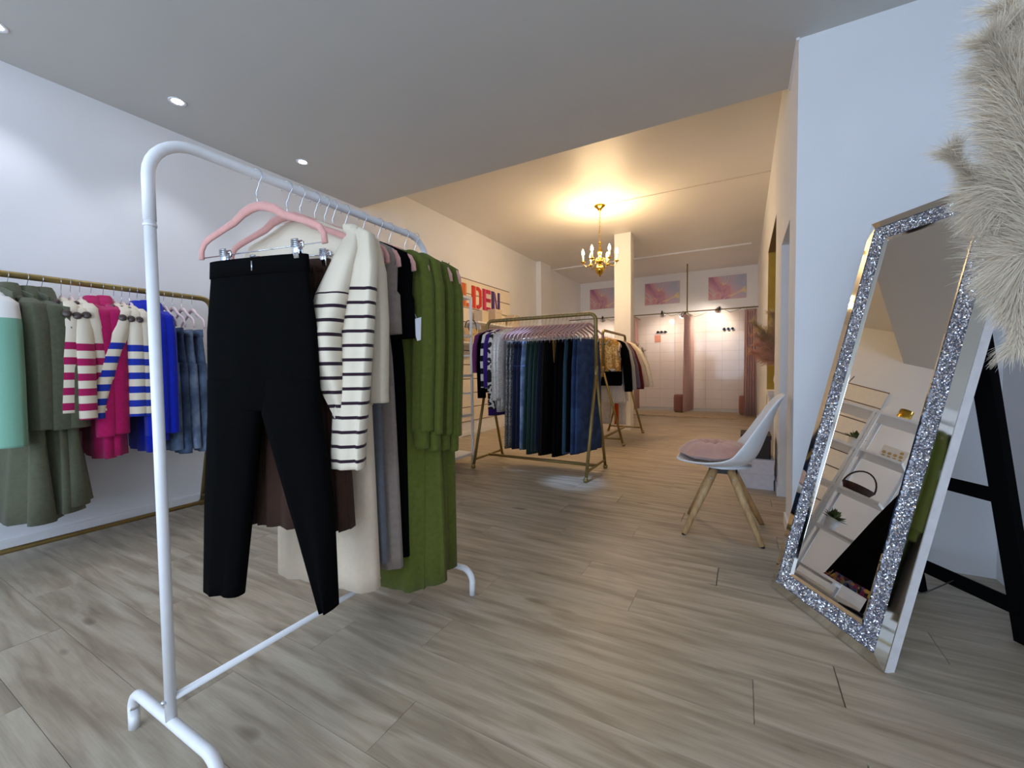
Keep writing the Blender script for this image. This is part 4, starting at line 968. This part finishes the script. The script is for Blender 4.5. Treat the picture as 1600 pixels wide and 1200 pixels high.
VC = mat('blush_cushion_velvet', 'C99C8E', .85, var=.06, scale=20, sheen=.5, spec=.2)
mb = MB(); nr, na = 10, 40
for side in (1, -1):
    for i in range(nr + 1):
        r_ = i / nr
        for j in range(na):
            a = 2 * math.pi * j / na; ex = 1 + .03 * math.sin(8 * a)
            hgt = .066 * (1 - r_ ** 4) * (.42 + .58 * min(1, r_ * 2.4)) + (.006 * math.sin(10 * a) * r_ * (1 - r_) * 3)
            z = (hgt if side > 0 else -.5 * hgt) + .035 + (.02 * (r_ * math.cos(a)) ** 2 if math.cos(a) > 0 else 0)
            mb.v.append((.186 * r_ * math.cos(a) * ex, .198 * r_ * math.sin(a) * ex, z))
K = (nr + 1) * na
for s_ in (0, 1):
    for i in range(nr):
        for j in range(na):
            j2 = (j + 1) % na; q = [s_ * K + i * na + j, s_ * K + i * na + j2, s_ * K + (i + 1) * na + j2, s_ * K + (i + 1) * na + j]
            mb.face(q[::-1] if s_ == 0 else q)
mb.build('pad', VC, o)
MB().lathe([(0, .008), (.012, .006), (.016, 0), (0, 0)], 14, (0, 0, .06)).build('tuft_button', VC, o)
MB().tube([(.14, .1, .06), (.17, .12, .075), (.185, .135, .07)], .004, 6).build('tie', mat('brown_tie', '5A3A34', .8), o)

# ------------------------------------------------------------------ standing mirror
BL, BR = Vector((.109, 2.074, 0)), Vector((.385, 1.640, 0))
e = (BR - BL); MW = e.length; e.normalize()
nrm = Vector((e.y, -e.x, 0)); nrm = nrm if nrm.x < 0 else -nrm
TH = .27; up = -nrm * math.sin(TH) + Vector((0, 0, math.cos(TH))); MH = 1.595
fn = e.cross(up).normalized(); fn = fn if fn.dot(nrm) > 0 else -fn
t = thing('standing_mirror', 'tall standing mirror with a silver crystal frame leaning back on a black easel', 'mirror')
th = .032
M4 = Matrix((( e.x, -fn.x, up.x, BL.x), (e.y, -fn.y, up.y, BL.y), (e.z, -fn.z, up.z, BL.z + .004), (0, 0, 0, 1)))   # local: x along the width, y to the back, z up the mirror
t.matrix_world = M4
MIRROR = mat('mirror_glass', 'F2F2F0', .005, 1, var=0); BEVEL = mat('bevelled_mirror', 'E6E4DE', .04, 1, var=0)
box((0, .004, 0), (MW, th + .004, MH), 0).build('frame_body', mat('mirror_edge_white', 'E9E6E6', .5), t, False)
def frame_ring(name, m, o0, o1, y0, y1):
    mb = MB()
    P = [(o0, o0, y0), (MW - o0, o0, y0), (MW - o0, MH - o0, y0), (o0, MH - o0, y0)]; Q = [(o1, o1, y1), (MW - o1, o1, y1), (MW - o1, MH - o1, y1), (o1, MH - o1, y1)]
    for i in range(4):
        j = (i + 1) % 4; n = len(mb.v)
        f_ = [P[i], P[j], Q[j], Q[i]]; mb.v += [(x, y, z) for x, z, y in f_] + [(x, .0045, z) for x, z, y in f_]
        mb.face([n, n + 1, n + 2, n + 3]); mb.face([n + 7, n + 6, n + 5, n + 4])
        for a in range(4):
            b = (a + 1) % 4; mb.face([n + a, n + 4 + a, n + 4 + b, n + b])
    return mb.build(name, m, t, False)
frame_ring('outer_bevel', BEVEL, .0, .034, .001, -.008)
frame_ring('crystal_bed', mat('crystal_bed', '9094A4', .35, .6), .034, .092, -.001, -.001)
frame_ring('inner_bevel', BEVEL, .092, .102, -.007, -.001)
box((.1, 0, .1), (MW - .1, .004, MH - .1)).build('mirror_pane', MIRROR, t, False)
CRY = bpy.data.materials.new('cut_crystal'); CRY.use_nodes = True
b_ = CRY.node_tree.nodes['Principled BSDF']; b_.inputs['Metallic'].default_value = .9; b_.inputs['Roughness'].default_value = .09
nz = CRY.node_tree.nodes.new('ShaderNodeTexVoronoi'); nz.inputs['Scale'].default_value = 150
rp = CRY.node_tree.nodes.new('ShaderNodeValToRGB'); rp.color_ramp.elements[0].color = lin('BFC1CE'); rp.color_ramp.elements[1].color = lin('FFFFFF')
tcx = CRY.node_tree.nodes.new('ShaderNodeTexCoord'); CRY.node_tree.links.new(tcx.outputs['Object'], nz.inputs['Vector'])
sx = CRY.node_tree.nodes.new('ShaderNodeSeparateXYZ'); CRY.node_tree.links.new(nz.outputs['Color'], sx.inputs[0]); CRY.node_tree.links.new(sx.outputs[0], rp.inputs[0])
CRY.node_tree.links.new(rp.outputs[0], b_.inputs['Base Color'])
mb = MB(); rg = random.Random(3)
while len(mb.v) < 6 * 11000:
    x, z = rg.uniform(.037, MW - .037), rg.uniform(.037, MH - .037)
    if .089 < x < MW - .089 and .089 < z < MH - .089: continue
    r_ = rg.uniform(.0022, .0046); q = Matrix.Rotation(rg.uniform(0, 6.3), 3, Vector((rg.gauss(0, 1), rg.gauss(0, 1), rg.gauss(0, 1))).normalized())
    n = len(mb.v); c = Vector((x, -.003 - rg.random() * .003, z))
    for d in ((1, 0, 0), (0, 1, 0), (-1, 0, 0), (0, -1, 0), (0, 0, .8), (0, 0, -.8)): mb.v.append(tuple(c + q @ Vector(d) * r_))
    for a, b in ((0, 1), (1, 2), (2, 3), (3, 0)): mb.face([n + a, n + b, n + 4]); mb.face([n + b, n + a, n + 5])
o = mb.build('crystals', CRY, t, False); o['kind'] = 'stuff'
# black easel frame, in world metres relative to the mirror
BLK = mat('black_velvet_board', '060607', .95, spec=.08)
inv = M4.inverted()
def loc_(p): return inv @ Vector(p)
foot_r = Vector((.845, 2.03, 0)); topj = BL + e * .44 + up * 1.18 - fn * .04
foot_l = foot_r - e * .36; topl = topj - e * .36
def bar(name, a, b, w=.028, d=.012):
    a, b = loc_(a), loc_(b); return MB().tube([a, b], 1, 4, flat=(w, d, (0, 1, 0)) if False else (w, d, (0, 1, 0))).build(name, BLK, t, False)
bar('easel_leg', foot_r, topj, .040, .02); bar('easel_leg', foot_l, topl, .040, .02)
for f in (.11, .45): bar('easel_crossbar', foot_r.lerp(topj, f), foot_l.lerp(topl, f), .034, .016)
bar('hinge_rail', topj + e * .02, topl - e * .02, .02, .03)
a, b = loc_(foot_r.lerp(topj, .11) - e * .2), loc_(BL + e * .45 + up * .22 - fn * .035)
MB().tube([a, a.lerp(b, .5) + Vector((0, 0, -.02)), b], .0022, 6).build('safety_cord', mat('grey_cord', '4A4A4A', .7), t)
